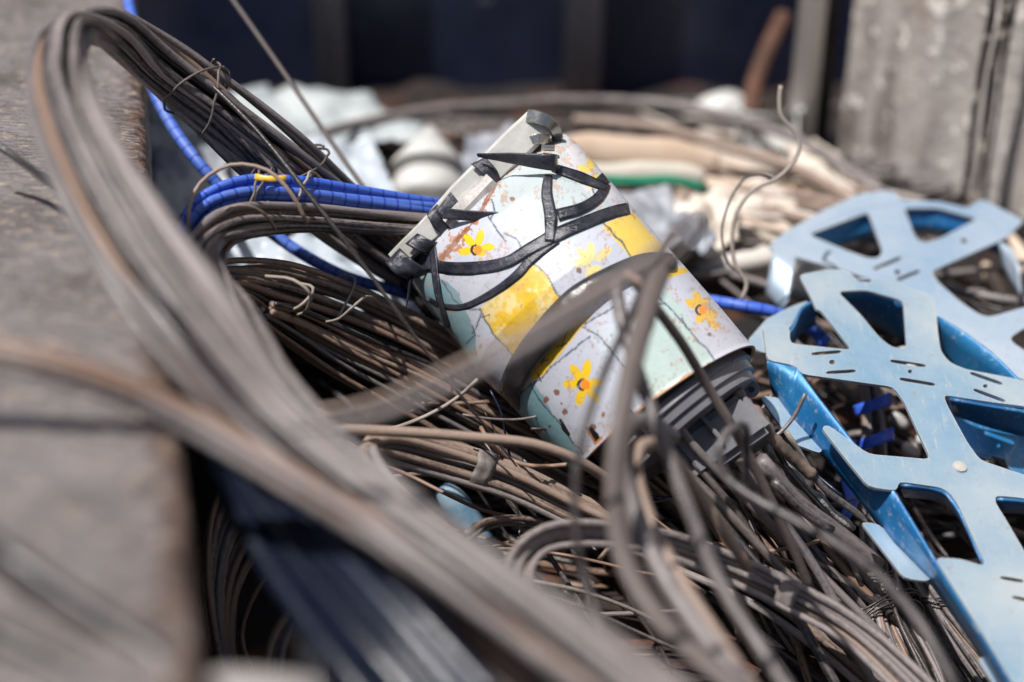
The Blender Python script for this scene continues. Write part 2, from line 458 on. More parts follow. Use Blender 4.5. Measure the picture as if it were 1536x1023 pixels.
# right-hand pieces
YR = YB-.08
PA0 = P(1262, 212, 2.02); PA1 = P(1536, 320, 1.80)
PANEL = None
def panel_mat():
    m, nt, b = newmat('weathered_grey_panel')
    tc = N(nt, 'ShaderNodeTexCoord'); mp = N(nt, 'ShaderNodeMapping'); mp.inputs['Scale'].default_value = (1, 1, .12)
    nt.links.new(tc.outputs['Object'], mp.inputs[0])
    n1 = noise_n(nt, mp.outputs[0], 22, 6, .6); n2 = noise_n(nt, tc.outputs['Object'], 38, 6, .65)
    c = ramp(nt, n1, [(.34, (.15, .12, .105)), (.46, (.42, .375, .345)), (.68, (.54, .50, .465))]).outputs[0]
    c = mixc(nt, ramp(nt, n2, [(.585, (0, 0, 0)), (.63, (1, 1, 1))]).outputs[0], c, (.88, .82, .75))  # pale speckle puts the panel's specular glints into its colour
    n4 = noise_n(nt, tc.outputs['Object'], 5, 3)
    c = mixc(nt, ramp(nt, n4, [(.58, (0, 0, 0)), (.7, (.7, .7, .7))]).outputs[0], c, (.26, .17, .12))
    nt.links.new(c, b.inputs['Base Color'])
    rr = ramp(nt, n2, [(.4, (.5,)*3), (.6, (.15,)*3)]).outputs[0]; nt.links.new(rr, b.inputs['Roughness'])
    bump(nt, b, n2, .7, .008); return m
PANEL = panel_mat()
JOINT = surf_mat('joint_metal', (.010, .010, .012), (.05, .04, .035), 30, .5, third=(.6, .52, .42), t3=(.58, .62), s3=45)
a = PA0; SL = (PA1.y-PA0.y)/(PA1.x-PA0.x)
rp = thing('corrugated_grey_panel', 'weathered grey corrugated steel panel with vertical streaks at the right rear', 'wall panel')
vs = []; fs = []; n = 220; W = 1.5
for i in range(n+1):
    x = a.x+W*i/n; px_ = (x-a.x)
    dy = -.012*max(-1, min(1, 2.2*math.sin(px_*34)))
    for t in (0, 1):
        for z in (0, .4, .8, 1.5): vs.append(Vector((x, PA0.y+SL*px_+dy+t*.012, z)))
for i in range(n):
    b0 = i*8
    for z in range(3): fs.append((b0+z, b0+8+z, b0+9+z, b0+z+1)); fs.append((b0+4+z, b0+5+z, b0+13+z, b0+12+z))
link('sheet', mesh(vs, fs), PANEL, rp)
DARK = surf_mat('dark_joint_metal', (.010, .010, .012), (.035, .03, .028), 14, .6)
YJ = PA0.y+SL*(P(1500, 290, 1.83).x-PA0.x)-.02
for x0_, x1_ in ((1468, 1480), (1486, 1500), (1503, 1510)):
    aa, bb_ = vx(x0_, 100, YJ), vx(x1_, 100, YJ)
    pts_ = [Vector(((aa.x+bb_.x)/2+.0015*math.sin(z_*41+x0_), YJ+.004*math.sin(z_*23), z_)) for z_ in [i_*.06 for i_ in range(25)]]
    link('joint_strip', tube_mesh(pts_, (bb_.x-aa.x)/2, 8, lump=.6), JOINT, rp)
YR = PA0.y+.02
aa, bb_ = vx(1192, 100, YR), vx(1228, 100, YR)
POST = surf_mat('pale_post_paint', (.72, .66, .59), (.84, .78, .71), 10, .6, .35, .65, stretch=(1, 1, .3), third=(.20, .12, .08), t3=(.62, .7))
tag(link('pale_post', box_mesh(Vector(((aa.x+bb_.x)/2, YR, .75)), Vector(((bb_.x-aa.x)/2, 0, 0)), Vector((0, .02, 0)), Vector((0, 0, .74)), .006), POST), 'narrow pale grey upright post left of the grey corrugated panel', 'post')
aa, bb_ = vx(1230, 100, YR), vx(1262, 100, YR)
tag(link('dark_post', box_mesh(Vector(((aa.x+bb_.x)/2-.003, YR+.02, .75)), Vector(((bb_.x-aa.x)/2-.004, 0, 0)), Vector((0, .02, 0)), Vector((0, 0, .74)), .004), DARK), 'dark upright post between the pale post and the grey panel', 'post')
RUST = surf_mat('rusty_steel', (.035, .018, .012), (.15, .065, .038), 16, .8, .35, .65)
tag(cable('rusty_bent_pipe', [(1176, 25, 2.16), (1160, 60, 2.14), (1140, 110, 2.12), (1128, 160, 2.1), (1125, 220, 2.08), (1140, 260, 2.08)], 46, RUST, wobble=.006, sides=14), 'bent brown rusty pipe leaning on the dark back wall', 'pipe')
#@@BACK
# ------------------------------------------------------------------ background heap
PLAST = surf_mat('milky_plastic', (.30, .34, .36), (.52, .55, .55), 10, .38, .3, .7, bmp=.2)
WHITEP = surf_mat('white_enamel', (.42, .42, .40), (.66, .65, .62), 9, .4, .3, .7, third=(.28, .22, .17), t3=(.66, .75))
BAG = surf_mat('white_blue_bag', (.34, .40, .46), (.56, .60, .64), 8, .35, .3, .7)
TANM = surf_mat('tan_board', (.40, .28, .19), (.58, .46, .36), 6, .8, .3, .7)
CREAM = surf_mat('cream_board', (.45, .42, .36), (.66, .61, .53), 6, .7, .3, .7)
GREEN = surf_mat('green_strap', (.005, .16, .085), (.02, .28, .16), 12, .45)
GREYS = surf_mat('grey_foil', (.16, .18, .22), (.36, .37, .40), 12, .4)
SUNW = surf_mat('sunlit_plastic', (.52, .44, .36), (.78, .72, .64), 10, .55, .3, .7)  # pale colour carries the sunlight of the bright patch
BR = [PALE(), TAN(), GREY(), BEIGE()]
tag(link('plastic_sheet', sheet([(330, 150, 2.05), (555, 135, 2.1), (650, 215, 1.85), (300, 240, 1.85)], .03, 9, seed=1), PLAST), 'crumpled milky plastic sheet by the foot of the navy wall', 'plastic sheet')
tag(link('white_bag', sheet([(330, 335, 1.52), (560, 345, 1.55), (640, 480, 1.45), (300, 450, 1.44)], .035, 12, seed=2, fold=.012), BAG), 'pale blue-white crumpled bag showing below the blue cables', 'bag')
tag(link('white_bag', sheet([(220, 190, 1.75), (420, 200, 1.8), (470, 330, 1.55), (230, 330, 1.55)], .04, 12, seed=3), GREYS), 'grey crumpled bag seen under the arch of brown cables', 'bag')
for i_, (q_, sd_, m_, lb_) in enumerate((([(215, 150, 2.0), (400, 130, 2.05), (470, 215, 1.85), (240, 240, 1.8)], 31, PLAST, 'pale crumpled film behind the hanging blue cable'),
        ([(440, 215, 1.72), (560, 205, 1.76), (600, 300, 1.6), (470, 300, 1.58)], 32, BAG, 'pale crumpled scrap above the blue cable bundle'),
        ([(700, 190, 1.9), (800, 185, 1.92), (800, 250, 1.8), (690, 260, 1.78)], 33, GREYS, 'grey crumpled scrap behind the folded end of the tin'),
        ([(1010, 300, 1.70), (1090, 290, 1.72), (1110, 350, 1.64), (1020, 370, 1.6)], 34, SUNW, 'bright crumpled scrap left of the kinked wire'),
        ([(1180, 200, 1.93), (1250, 215, 1.92), (1290, 290, 1.80), (1190, 280, 1.8)], 35, SUNW, 'bright crumpled scrap at the foot of the pale post'),
        ([(560, 360, 1.50), (640, 400, 1.48), (640, 470, 1.44), (540, 450, 1.44)], 36, BAG, 'pale scrap tucked below the left end of the tin'))):
    tag(link('crumpled_scrap', sheet(q_, .03, 13, seed=sd_, n=20), m_), lb_, 'plastic scrap')
ins = thing('white_insulator', 'white cone-topped insulator with stacked discs behind the tin', 'insulator')
c = P(640, 330, 1.78); ax = (P(645, 180, 1.84)-c).normalized(); Lh = (P(645, 180, 1.84)-c).length
k = 1.8/FPX
link('cone', lathe(c+ax*Lh*.45, ax, [(0, 20*k), (.002, 58*k), (12*k, 56*k), (40*k, 36*k), (70*k, 14*k), (78*k, 11*k), (84*k, 4*k)]), WHITEP, ins)
link('disc', lathe(c+ax*Lh*.1, ax, [(0, 20*k), (.002, 60*k), (22*k, 60*k), (50*k, 50*k), (52*k, 18*k)]), WHITEP, ins)
link('disc', lathe(c-ax*Lh*.3, ax, [(0, 20*k), (.002, 66*k), (26*k, 66*k), (52*k, 46*k), (56*k, 18*k)]), WHITEP, ins)
def pod(name, label, cat, x0, y0, x1, y1, d, h, m, dep=.6):
    a, b = P(x0, y0, d), P(x1, y1, d); L = (b-a).length; r = h/2*d/FPX
    prof = [(L*(1-math.cos(t*math.pi/14))/2, max(.0005, r*math.sin(t*math.pi/14)**.6)) for t in range(15)]
    me = lathe(a, b-a, prof, 24, sy=dep)
    for v in me.vertices: v.co += v.co.normalized()*0+Vector((0, 0, .012*noise.noise(v.co*18)))
    return tag(link(name, me, m), label, cat)
pod('cardboard_tube', 'long tan cardboard roll lying behind the tin', 'cardboard roll', 835, 222, 1080, 248, 1.85, 62, TANM)
pod('cream_board', 'cream coloured padded board below the tan roll', 'board', 850, 258, 1060, 262, 1.78, 36, CREAM)
tag(cable('green_strap', [(868, 258, 1.70), (900, 268, 1.69), (950, 272, 1.70), (1005, 270, 1.72), (1060, 282, 1.74)], 19, GREEN, flat=.35), 'bright green plastic strap lying right of the tin', 'strap')
tag(link('grey_foil', sheet([(870, 280, 1.66), (1010, 276, 1.72), (1080, 350, 1.6), (930, 400, 1.5)], .03, 14, seed=5), GREYS), 'crumpled grey foil just right of the tin', 'foil')
pod('white_lump', 'rounded off-white lump at the foot of the back wall', 'plastic lump', 1040, 165, 1130, 172, 2.18, 62, WHITEP, 1)
tag(link('pale_box', box_mesh(P(1150, 205, 2.0), RT*.04, UP*.03+FW*.01, FW*.04, .006), WHITEP), 'small pale box under the rusty pipe', 'box')
sunny = [(1075, 335, 1200, 308, 1.76, 34), (1100, 360, 1230, 335, 1.72, 40), (1075, 300, 1180, 268, 1.84, 30), (1130, 385, 1220, 352, 1.70, 44),
         (1010, 360, 1110, 320, 1.7, 26), (1190, 268, 1260, 300, 1.88, 30), (1020, 240, 1130, 262, 1.93, 26), (1090, 322, 1150, 318, 1.74, 44)]
for i, (a_, b_, c_, d_, e_, f_) in enumerate(sunny):
    pod('plastic_offcut', 'plastic offcut coloured as sunlit in the bright patch left of the blue frames', 'plastic offcut', a_, b_, c_, d_, e_, f_, SUNW, .8)['group'] = 'pale plastic offcuts in the bright patch'
tag(cable('corrugated_hose', [(1040, 408, 1.66), (1090, 400, 1.64), (1150, 390, 1.64), (1220, 375, 1.68)], 44, cable_mat('white_corrugated', (.42, .38, .34), (.62, .58, .53), .3, .6, .5, rings=16), sides=20), 'white corrugated hose end left of the rear blue frame', 'hose')
pod('white_roll', 'bright white plastic roll under the rear blue frame', 'plastic roll', 1196, 462, 1230, 385, 1.60, 56, SUNW, 1)
# the long arch behind
loose('long pale cable arching along the foot of the back wall above everything behind the tin', [(440, 222, 1.75), (520, 190, 1.85), (640, 168, 1.95), (760, 154, 2.0), (900, 150, 2.03), (1050, 166, 2.0), (1180, 200, 1.9), (1300, 270, 1.8), (1400, 360, 1.72)], 25, CHALK(), wobble=.006)
loose('second grey cable arching just under the long pale arch', [(860, 180, 1.95), (980, 190, 1.92), (1090, 222, 1.85), (1200, 255, 1.8), (1320, 330, 1.7)], 24, TAN())
rb = random.Random(3)
def backcable(x0, y0, x1, y1, sag, w_, m, lab, off=0, g='background cables of the heap'):
    pts = []
    for i in range(6):
        t = i/5; x = x0+(x1-x0)*t; y = y0+(y1-y0)*t+sag*math.sin(t*math.pi)+rb.uniform(-6, 6)
        pts.append((x, y, ds(x, y)-.02-off+rb.uniform(-.02, .02)))
    return loose(lab, pts, w_, m, group=g, wobble=.01)
for i in range(36):       # bundle running to the right-hand corner, extra pale to paint in sunlit highlights
    x0 = rb.uniform(900, 1060); y0 = rb.uniform(175, 330); x1 = rb.uniform(1280, 1420); y1 = y0*.35+rb.uniform(215, 300)
    backcable(x0, y0, x1, y1, rb.uniform(-30, 5), rb.uniform(9, 22), rb.choice(BR+[BEIGE(), PALE(), PALE()]), 'blurred pale cable running towards the right rear corner of the heap', .03, 'pale cables running to the right rear corner')
for i in range(46):       # left and middle back
    x0 = rb.uniform(200, 640); y0 = rb.uniform(170, 470); x1 = x0+rb.uniform(150, 420); y1 = y0+rb.uniform(-70, 90)
    backcable(x0, y0, x1, min(y1, 460), rb.uniform(-25, 25), rb.uniform(6, 15), rb.choice([BROWN(), GREY(), TAN(), BLACK(), PALE()]), 'blurred brown or grey cable in the rear of the heap left of the tin', .0, 'dull cables in the rear left of the heap')
for i in range(16):       # fat bleached tubes below the rear blue frame
    x0 = 1240+i*21+rb.uniform(-8, 8); y0 = rb.uniform(300, 350)
    pts = [(x0, y0+30, 1.80), (x0+40, y0+80, 1.72), (x0+80+rb.uniform(-10, 10), y0+150, 1.64), (x0+100, y0+230, 1.57)]
    loose('fat beige tube lying under the rear blue frame', pts, rb.uniform(24, 34), rb.choice([BEIGE(), BEIGE(), TAN()]), group='beige tubes under the rear blue frame', cat='tube', name='beige_tube', sides=14)
for i in range(14):
    x0 = rb.uniform(1130, 1500); y0 = rb.uniform(600, 760)
    pts = [(x0, y0, 1.47), (x0+60, y0+rb.uniform(-10, 30), 1.45), (x0+140, y0+rb.uniform(10, 60), 1.45), (x0+260, y0+rb.uniform(30, 90), 1.44)]
    loose('shadowed cable lying below the front blue frame', pts, rb.uniform(12, 20), rb.choice([GREY(), TAN(), BLACK(), BROWN()]), group='shadowed cables below the front blue frame')
# pebbly offcuts below the front frame
for i in range(26):
    x = rb.uniform(1290, 1530); y = rb.uniform(520, 700)
    pod('plastic_offcut', 'small brown or pale offcut lying under the front blue frame', 'plastic offcut', x, y, x+rb.uniform(12, 34), y+rb.uniform(-14, 20), 1.43+rb.uniform(-.02, .02), rb.uniform(12, 24), rb.choice([TANM, SUNW, CREAM, WHITEP, RUST]), 1)['group'] = 'small offcuts under the front blue frame'
# tangle nobody could count, filling the shadows between the cables
def tangle(name, label, n, xr, yr, wr, m, seed, off, ang=None, kind='stuff'):
    r2 = random.Random(seed); V = []; F = []; UVs = []
    for i in range(n):
        x = r2.uniform(*xr); y = r2.uniform(*yr); L = r2.uniform(150, 420)
        a_ = (ang if ang is not None else r2.uniform(-.2, 1.2))+r2.gauss(0, .3); pts = []; cv = r2.uniform(-.9, .9)
        o0 = r2.uniform(-.02, .03)
        for j in range(6):
            pts.append(P(x, y, ds(x, y)-off+o0+r2.uniform(-.012, .012)))
            x += math.cos(a_)*L/5; y += math.sin(a_)*L/5; a_ += cv/5
            y = min(max(y, 150), 1150)
        me = tube_mesh(spline(pts, .02), r2.uniform(*wr)/2*1.27/FPX, 7)
        b0 = len(V); V += [v.co.copy() for v in me.vertices]; F += [tuple(q+b0 for q in p.vertices) for p in me.polygons]
        UVs += [c for d in me.uv_layers[0].data for c in d.uv]
        bpy.data.meshes.remove(me)
    me = mesh(V, F); ul = me.uv_layers.new(name='UVMap'); ul.data.foreach_set('uv', UVs)
    return tag(link(name, me, m), label, 'cable tangle', kind=kind)
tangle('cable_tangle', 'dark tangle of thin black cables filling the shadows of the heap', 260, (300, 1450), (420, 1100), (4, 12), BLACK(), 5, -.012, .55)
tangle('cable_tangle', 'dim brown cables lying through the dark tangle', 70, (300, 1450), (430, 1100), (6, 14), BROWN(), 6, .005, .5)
tangle('cable_tangle', 'mixed grey cables at the back of the heap', 90, (250, 1300), (165, 420), (8, 18), GREY(), 8, .01, .2)
#@@TIN
# ------------------------------------------------------------------ the painted tin
TA, TB = 1.345, 1.275
secs = [(0, (600, 392), (836, 202), .16), (.05, (607, 402), (848, 206), .34), (.12, (624, 425), (862, 218), .56), (.22, (650, 462), (890, 250), .78), (.36, (688, 512), (930, 297), .93),
        (.52, (722, 560), (985, 362), 1), (.64, (765, 600), (1026, 408), 1), (.82, (815, 655), (1078, 468), 1), (1, (869, 712), (1128, 528), 1)]
ce = [(( l[0]+r[0])/2, (l[1]+r[1])/2) for _, l, r, _ in secs]
PA = P(*ce[0], TA); PB = P(*ce[-1], TB); AX = (PB-PA).normalized()
def sec3(t):
    for s0, s1 in zip(secs, secs[1:]):
        if t <= s1[0]+1e-9: break
    f = (t-s0[0])/(s1[0]-s0[0]); f = min(max(f, 0), 1.2)
    l = [s0[1][i]+(s1[1][i]-s0[1][i])*f for i in (0, 1)]; r = [s0[2][i]+(s1[2][i]-s0[2][i])*f for i in (0, 1)]
    d = TA+(TB-TA)*t; fl = s0[3]+(s1[3]-s0[3])*f
    a, b = P(*l, d), P(*r, d); U = (b-a)/2
    V = AX.cross(U).normalized()*U.length
    if V.dot(FW) > 0: V = -V
    return (a+b)/2, U, V, fl
def tinpt(t, ph, k=1.0):
    c, U, V, fl = sec3(t)
    sq = 1+.03*math.sin(ph*2+1)
    return c+U*(math.cos(ph)*k*sq)+V*(math.sin(ph)*k*fl*sq)
nt_, np_ = 330, 760
co = np.zeros((nt_+1, np_, 3)); 
phs = np.linspace(0, 2*math.pi, np_, endpoint=False)
for i in range(nt_+1):
    t = i/nt_; c, U, V, fl = sec3(t)
    sq = 1+.03*np.sin(phs*2+1)
    dent = 1-.018*np.exp(-((phs-1.9)**2)/.25)*math.exp(-((t-.75)**2)/.02)-.02*np.exp(-((phs-1.2)**2)/.12)*math.exp(-((t-.3)**2)/.012)
    rim = 1+.012*math.exp(-((t-1)**2)/.0001)
    sq = sq*dent*rim
    co[i] = np.array(c)[None]+np.array(U)[None]*(np.cos(phs)*sq)[:, None]+np.array(V)[None]*(np.sin(phs)*sq*fl)[:, None]
v = co.reshape(-1, 3)
I = np.arange(nt_)[:, None]*np_; J = np.arange(np_)[None]; J2 = (J+1) % np_
quads = np.stack([I+J, I+J2, I+np_+J2, I+np_+J], -1).reshape(-1, 4)
me = bpy.data.meshes.new('tin'); me.vertices.add(len(v)); me.vertices.foreach_set('co', v.ravel().astype('f'))
me.loops.add(quads.size); me.loops.foreach_set('vertex_index', quads.ravel())
me.polygons.add(len(quads)); me.polygons.foreach_set('loop_start', np.arange(0, quads.size, 4)); me.polygons.foreach_set('loop_total', np.full(len(quads), 4))
me.update(); me.validate()
# painted pattern, laid out on the can's own surface
rel = v-np.array(C0); dd = rel@np.array(FW)
X = 768+FPX*(rel@np.array(RT))/dd; Y = 511.5-FPX*(rel@np.array(UP))/dd
rs = np.random.RandomState(4)
def vnoise(x, y, s, seed):
    r_ = np.random.RandomState(seed).rand(256, 256)
    x = x/s+17; y = y/s+31; xi = np.floor(x).astype(int); yi = np.floor(y).astype(int); fx = x-xi; fy = y-yi
    fx = fx*fx*(3-2*fx); fy = fy*fy*(3-2*fy)
    g = lambda a, b: r_[a % 256, b % 256]
    return (g(xi, yi)*(1-fx)+g(xi+1, yi)*fx)*(1-fy)+(g(xi, yi+1)*(1-fx)+g(xi+1, yi+1)*fx)*fy
def fbm(x, y, s, seed): return (vnoise(x, y, s, seed)+.5*vnoise(x, y, s/2, seed+1)+.25*vnoise(x, y, s/4, seed+2)+.12*vnoise(x, y, s/8, seed+3))/1.87
wx = X+(fbm(X, Y, 18, 3)-.5)*9; wy = Y+(fbm(X, Y, 18, 8)-.5)*9
def inpoly(poly, x, y):
    c = np.zeros(len(x), bool); n = len(poly)
    for i in range(n):
        x1, y1 = poly[i]; x2, y2 = poly[(i+1) % n]
        if y1 == y2: continue
        c ^= ((y1 > y) != (y2 > y)) & (x < (x2-x1)*(y-y1)/(y2-y1)+x1)
    return c
def segd(pl, x, y):
    best = np.full(len(x), 1e9)
    for (x1, y1), (x2, y2) in zip(pl, pl[1:]):
        dx, dy = x2-x1, y2-y1; t = np.clip(((x-x1)*dx+(y-y1)*dy)/(dx*dx+dy*dy+1e-9), 0, 1)
        best = np.minimum(best, np.hypot(x-x1-t*dx, y-y1-t*dy))
    return best
colr = np.tile(np.array([.485, .505, .575]), (len(v), 1))
def paint(mask, c, a=1.0):
    a_ = (mask*a)[:, None] if not isinstance(a, np.ndarray) else (mask*a)[:, None]
    colr[:] = colr*(1-a_)+np.array(c)[None]*a_
MINT = (.44, .50, .51); TEAL = (.18, .33, .37); YEL = (.72, .46, .03); LILAC = (.60, .60, .73)
paint(inpoly([(730, 300), (760, 255), (790, 215), (860, 200), (905, 285), (928, 330), (870, 350), (835, 372), (800, 375), (765, 340), (745, 325)], wx, wy), MINT)
paint(inpoly([(850, 205), (900, 240), (925, 290), (905, 305), (880, 290), (850, 245)], wx, wy), (.56, .55, .57))
paint(inpoly([(600, 380), (650, 405), (690, 440), (712, 500), (720, 560), (660, 520), (600, 430)], wx, wy), TEAL)  # teal paint with the shade of the turned-down side in its colour
paint(inpoly([(718, 463), (800, 394), (822, 410), (836, 440), (852, 456), (800, 510), (768, 535), (740, 500)], X+(wx-X)*.4, Y+(wy-Y)*.4), YEL)
ym = inpoly([(718, 463), (800, 394), (822, 410), (836, 440), (852, 456), (800, 510), (768, 535), (740, 500)], X, Y)
paint(ym, (.78, .70, .40), np.clip((fbm(X, Y, 15, 21)-.52)*4, 0, .6)); paint(ym, (.62, .36, .02), np.clip((fbm(X, Y, 9, 25)-.55)*4, 0, .6))
paint(inpoly([(902, 338), (948, 318), (1000, 375), (950, 392), (930, 368)], X+(wx-X)*.4, Y+(wy-Y)*.4), (.72, .52, .10))
paint(inpoly([(795, 572), (800, 545), (840, 490), (890, 470), (850, 520), (815, 562)], X+(wx-X)*.4, Y+(wy-Y)*.4), YEL)
paint(inpoly([(975, 420), (1000, 398), (1040, 405), (1015, 414), (990, 421)], X, Y), YEL)
paint(inpoly([(958, 455), (990, 425), (1020, 452), (1042, 500), (1080, 548), (1060, 570), (1000, 610), (948, 580), (935, 520)], wx, wy), (.44, .54, .51))
paint(inpoly([(765, 600), (800, 570), (830, 618), (862, 668), (885, 720), (820, 700)], wx, wy), (.20, .37, .41))
paint(inpoly([(880, 500), (925, 480), (945, 520), (920, 545)], wx, wy), (.55, .62, .66), .5)
cracks = [[(664, 420), (678, 445), (697, 462), (720, 465)], [(720, 464), (740, 500), (760, 520), (775, 545)], [(708, 500), (716, 488), (722, 470)],
          [(800, 396), (822, 412), (835, 440), (855, 460)], [(730, 322), (738, 332), (745, 345), (760, 362)], [(755, 348), (775, 360), (782, 372)],
          [(905, 335), (920, 352), (935, 368), (950, 392)], [(875, 262), (885, 275), (895, 295), (905, 302)],
          [(800, 575), (820, 558), (840, 540), (865, 520), (885, 505)], [(875, 490), (900, 505), (915, 525), (935, 548), (950, 575)],
          [(975, 420), (985, 440), (1005, 462), (1020, 480), (1045, 508), (1060, 525), (1076, 545)], [(795, 575), (810, 600), (838, 630), (855, 660), (875, 680)],
          [(878, 485), (905, 470), (925, 458)], [(1022, 478), (1030, 492)], [(968, 432), (975, 455), (1000, 455)], [(780, 590), (795, 575)], [(700, 515), (712, 502), (708, 490)],
          [(738, 300), (742, 318), (736, 326)], [(650, 455), (672, 490), (690, 515)]]
for cr in cracks:
    dd_ = segd(cr, X+(wx-X)*.7, Y+(wy-Y)*.7)
    paint(dd_ < 1.15, (.035, .045, .07), .9)
    paint(dd_ < 2.6, (.2, .25, .32), .22)
for a_, b_ in (((818, 532), (812, 548)), ((800, 545), (822, 540)), ((836, 520), (850, 515)), ((806, 560), (812, 572)), ((722, 476), (735, 472)), ((850, 500), (842, 520))):
    paint(segd([a_, b_], X, Y) < 1.0, (.04, .04, .05), .9)
def flower(cx, cy, R, angs, c=(.80, .52, .02), fade=1.0, center=True):
    for a_, l in angs:
        a_ = math.radians(a_); L = R*l
        px = cx+math.cos(a_)*L*.6; py = cy-math.sin(a_)*L*.6
        u = (X-px)*math.cos(a_)-(Y-py)*math.sin(a_); w2 = (X-px)*math.sin(a_)+(Y-py)*math.cos(a_)
        m = (u/(L*.45))**2+(w2/(R*.21))**2 < 1
        paint(m, c, fade)
        paint(m & (np.abs(w2) > R*.15), (.62, .38, .02), fade*.35)
    if center:
        paint(((X-cx-2)/(R*.22))**2+((Y-cy-1)/(R*.25))**2 < 1, (.85, .26, .02), fade)
        paint((np.hypot(X-cx-1, Y-cy-1) > R*.22) & (np.hypot(X-cx+1, Y-cy-1) < R*.30) & (X < cx), (.05, .03, .02), fade)
flower(715, 374, 29, [(75, 1), (130, 1), (190, .95), (10, .9), (-35, .5)])
flower(890, 394, 30, [(100, 1), (140, 1.0), (180, 1), (40, 1.1), (-60, .9), (-110, .8)], (.76, .62, .22), .85, False)
flower(876, 576, 32, [(80, 1.1), (125, 1.05), (180, .95), (5, .9), (-50, 1.05), (-105, 1)])
flower(1052, 464, 29, [(110, .95), (150, .9), (70, .6), (-50, 1.3), (-100, .7), (-20, .9)], (.76, .46, .05))
flower(890, 258, 24, [(160, 1), (110, .9), (-60, 1), (-100, 1)], (.78, .58, .10), .9, False)
# rust and small dark marks
rn = fbm(X, Y, 16, 40); rn2 = fbm(X, Y, 5, 50)
edge = segd([(650, 402), (680, 368), (720, 320), (745, 272), (775, 240), (800, 225)], X, Y)
paint((edge < 22*rn*1.4-8) & (rn2 > .5), (.42, .15, .035), .9)
paint((edge < 7*rn) , (.22, .07, .02), .8)
redge = segd([(1128, 528), (1085, 540), (1040, 562), (985, 598), (930, 640), (870, 710)], X, Y)
paint((redge < 3+rn*8-2), (.42, .20, .07), .95); paint(redge < 2.2, (.16, .07, .03), .9)
tedge = segd([(815, 212), (850, 212), (880, 235)], X, Y)
paint((tedge < 34) & (rn2*.6+rn*.4 > .54), (.50, .27, .15), .55)
sp = fbm(X, Y, 7, 77); msk = fbm(X, Y, 60, 78)
paint((sp > .72) & (msk > .55), (.38, .19, .10), .6)
sp = fbm(X, Y, 3, 87)
paint((sp > .80) & (msk > .4), (.28, .20, .16), .5)
for (a_, b_, r_) in ((835, 588, 6), (820, 600, 5), (848, 618, 5), (843, 605, 3), (890, 300, 4), (912, 345, 3), (868, 405, 5), (1065, 500, 4), (826, 640, 3), (808, 645, 4), (890, 640, 7), (905, 620, 4), (700, 395, 3), (770, 300, 4)):
    paint(np.hypot(wx-a_, wy-b_) < r_*.8, (.20, .075, .035), .9)
paint(inpoly([(880, 642), (888, 640), (901, 656), (893, 664)], X, Y), (.004, .003, .003))  # hole in the can, its dark inside painted on flat
paint(segd([(880, 641), (893, 666), (903, 656)], X, Y) < 1.6, (.40, .16, .05))
paint(inpoly([(838, 628), (842, 628), (856, 652), (852, 655), (843, 645)], X, Y), (.006, .006, .006))
# scuffs and dirt
dirt = fbm(X, Y, 90, 61)
paint(np.ones(len(v), bool), (.40, .36, .36), np.clip((dirt-.45)*.7, 0, .35))
sc = vnoise(X*.9+Y*.5, (X*.5-Y*.9)*.12, 3, 90)
paint(sc > .93, (.38, .36, .38), .5)
g1 = fbm(X, Y, 34, 140); g2 = fbm(X, Y, 4, 150)
paint((g1 > .55) & (g2 > .66), (.30, .24, .20), .45)
sc2 = vnoise((X*.7-Y*.7)*1.1, (X*.7+Y*.7)*.07, 2.2, 95); paint((sc2 > .955) & (g1 > .4), (.25, .22, .21), .6)
paint((fbm(X, Y, 26, 160) > .68) & (fbm(X, Y, 2.5, 170) > .52), (.42, .24, .13), .55)
ca = me.color_attributes.new('paint', 'FLOAT_COLOR', 'POINT')
ca.data.foreach_set('color', np.concatenate([colr, np.ones((len(v), 1))], 1).astype('f').ravel())
m, nt, b = newmat('painted_tin')
at = N(nt, 'ShaderNodeVertexColor'); at.layer_name = 'paint'
nt.links.new(at.outputs[0], b.inputs['Base Color']); b.inputs['Roughness'].default_value = .36
tc = N(nt, 'ShaderNodeTexCoord'); nn = noise_n(nt, tc.outputs['Object'], 55, 5, .6); bump(nt, b, nn, .22, .003)
nr = noise_n(nt, tc.outputs['Object'], 40, 5, .6); nt.links.new(ramp(nt, nr, [(.35, (.25,)*3), (.65, (.55,)*3)]).outputs[0], b.inputs['Roughness'])
tin = thing('painted_tin', 'crushed round tin painted with yellow flowers on lilac and mint, bound in black tape', 'tin')
body = link('can_body', me, m, tin)
vin = [tuple(x) for x in v[::1][(np.arange(len(v)) % np_) % 8 == 0].tolist()]
nn8 = np_//8; qs = [(i*nn8+j, i*nn8+(j+1) % nn8, (i+1)*nn8+(j+1) % nn8, (i+1)*nn8+j) for i in range(nt_) for j in range(nn8)]
BVH = BVHTree.FromPolygons(vin, qs)
# inner lining so that the can has thickness, dark inside
vs = []; fs = []
for i in range(21):
    t = .1+.898*i/20
    for k in range(64): vs.append(tinpt(t, 2*math.pi*k/64, .975))
for i in range(20):
    for k in range(64): a_ = i*64+k; b_ = i*64+(k+1) % 64; fs.append((a_, b_, b_+64, a_+64))
LIN = surf_mat('dark_tin_inside', (.02, .014, .012), (.06, .035, .025), 20, .7)
link('can_lining', mesh(vs, fs), LIN, tin)
vs = []; fs = []
for k in range(96):
    a_ = 2*math.pi*k/96
    vs += [tinpt(.999, a_, 1.012), tinpt(1.004, a_, 1.0), tinpt(.997, a_, .975)]
for k in range(96):
    for q in (0, 1): fs.append((k*3+q, ((k+1) % 96)*3+q, ((k+1) % 96)*3+q+1, k*3+q+1))
RIMM = surf_mat('rusty_rim', (.30, .13, .05), (.12, .05, .025), 60, .7, .45, .6, third=(.5, .42, .38), t3=(.55, .62), s3=30)
link('can_rim', mesh(vs, fs), RIMM, tin)

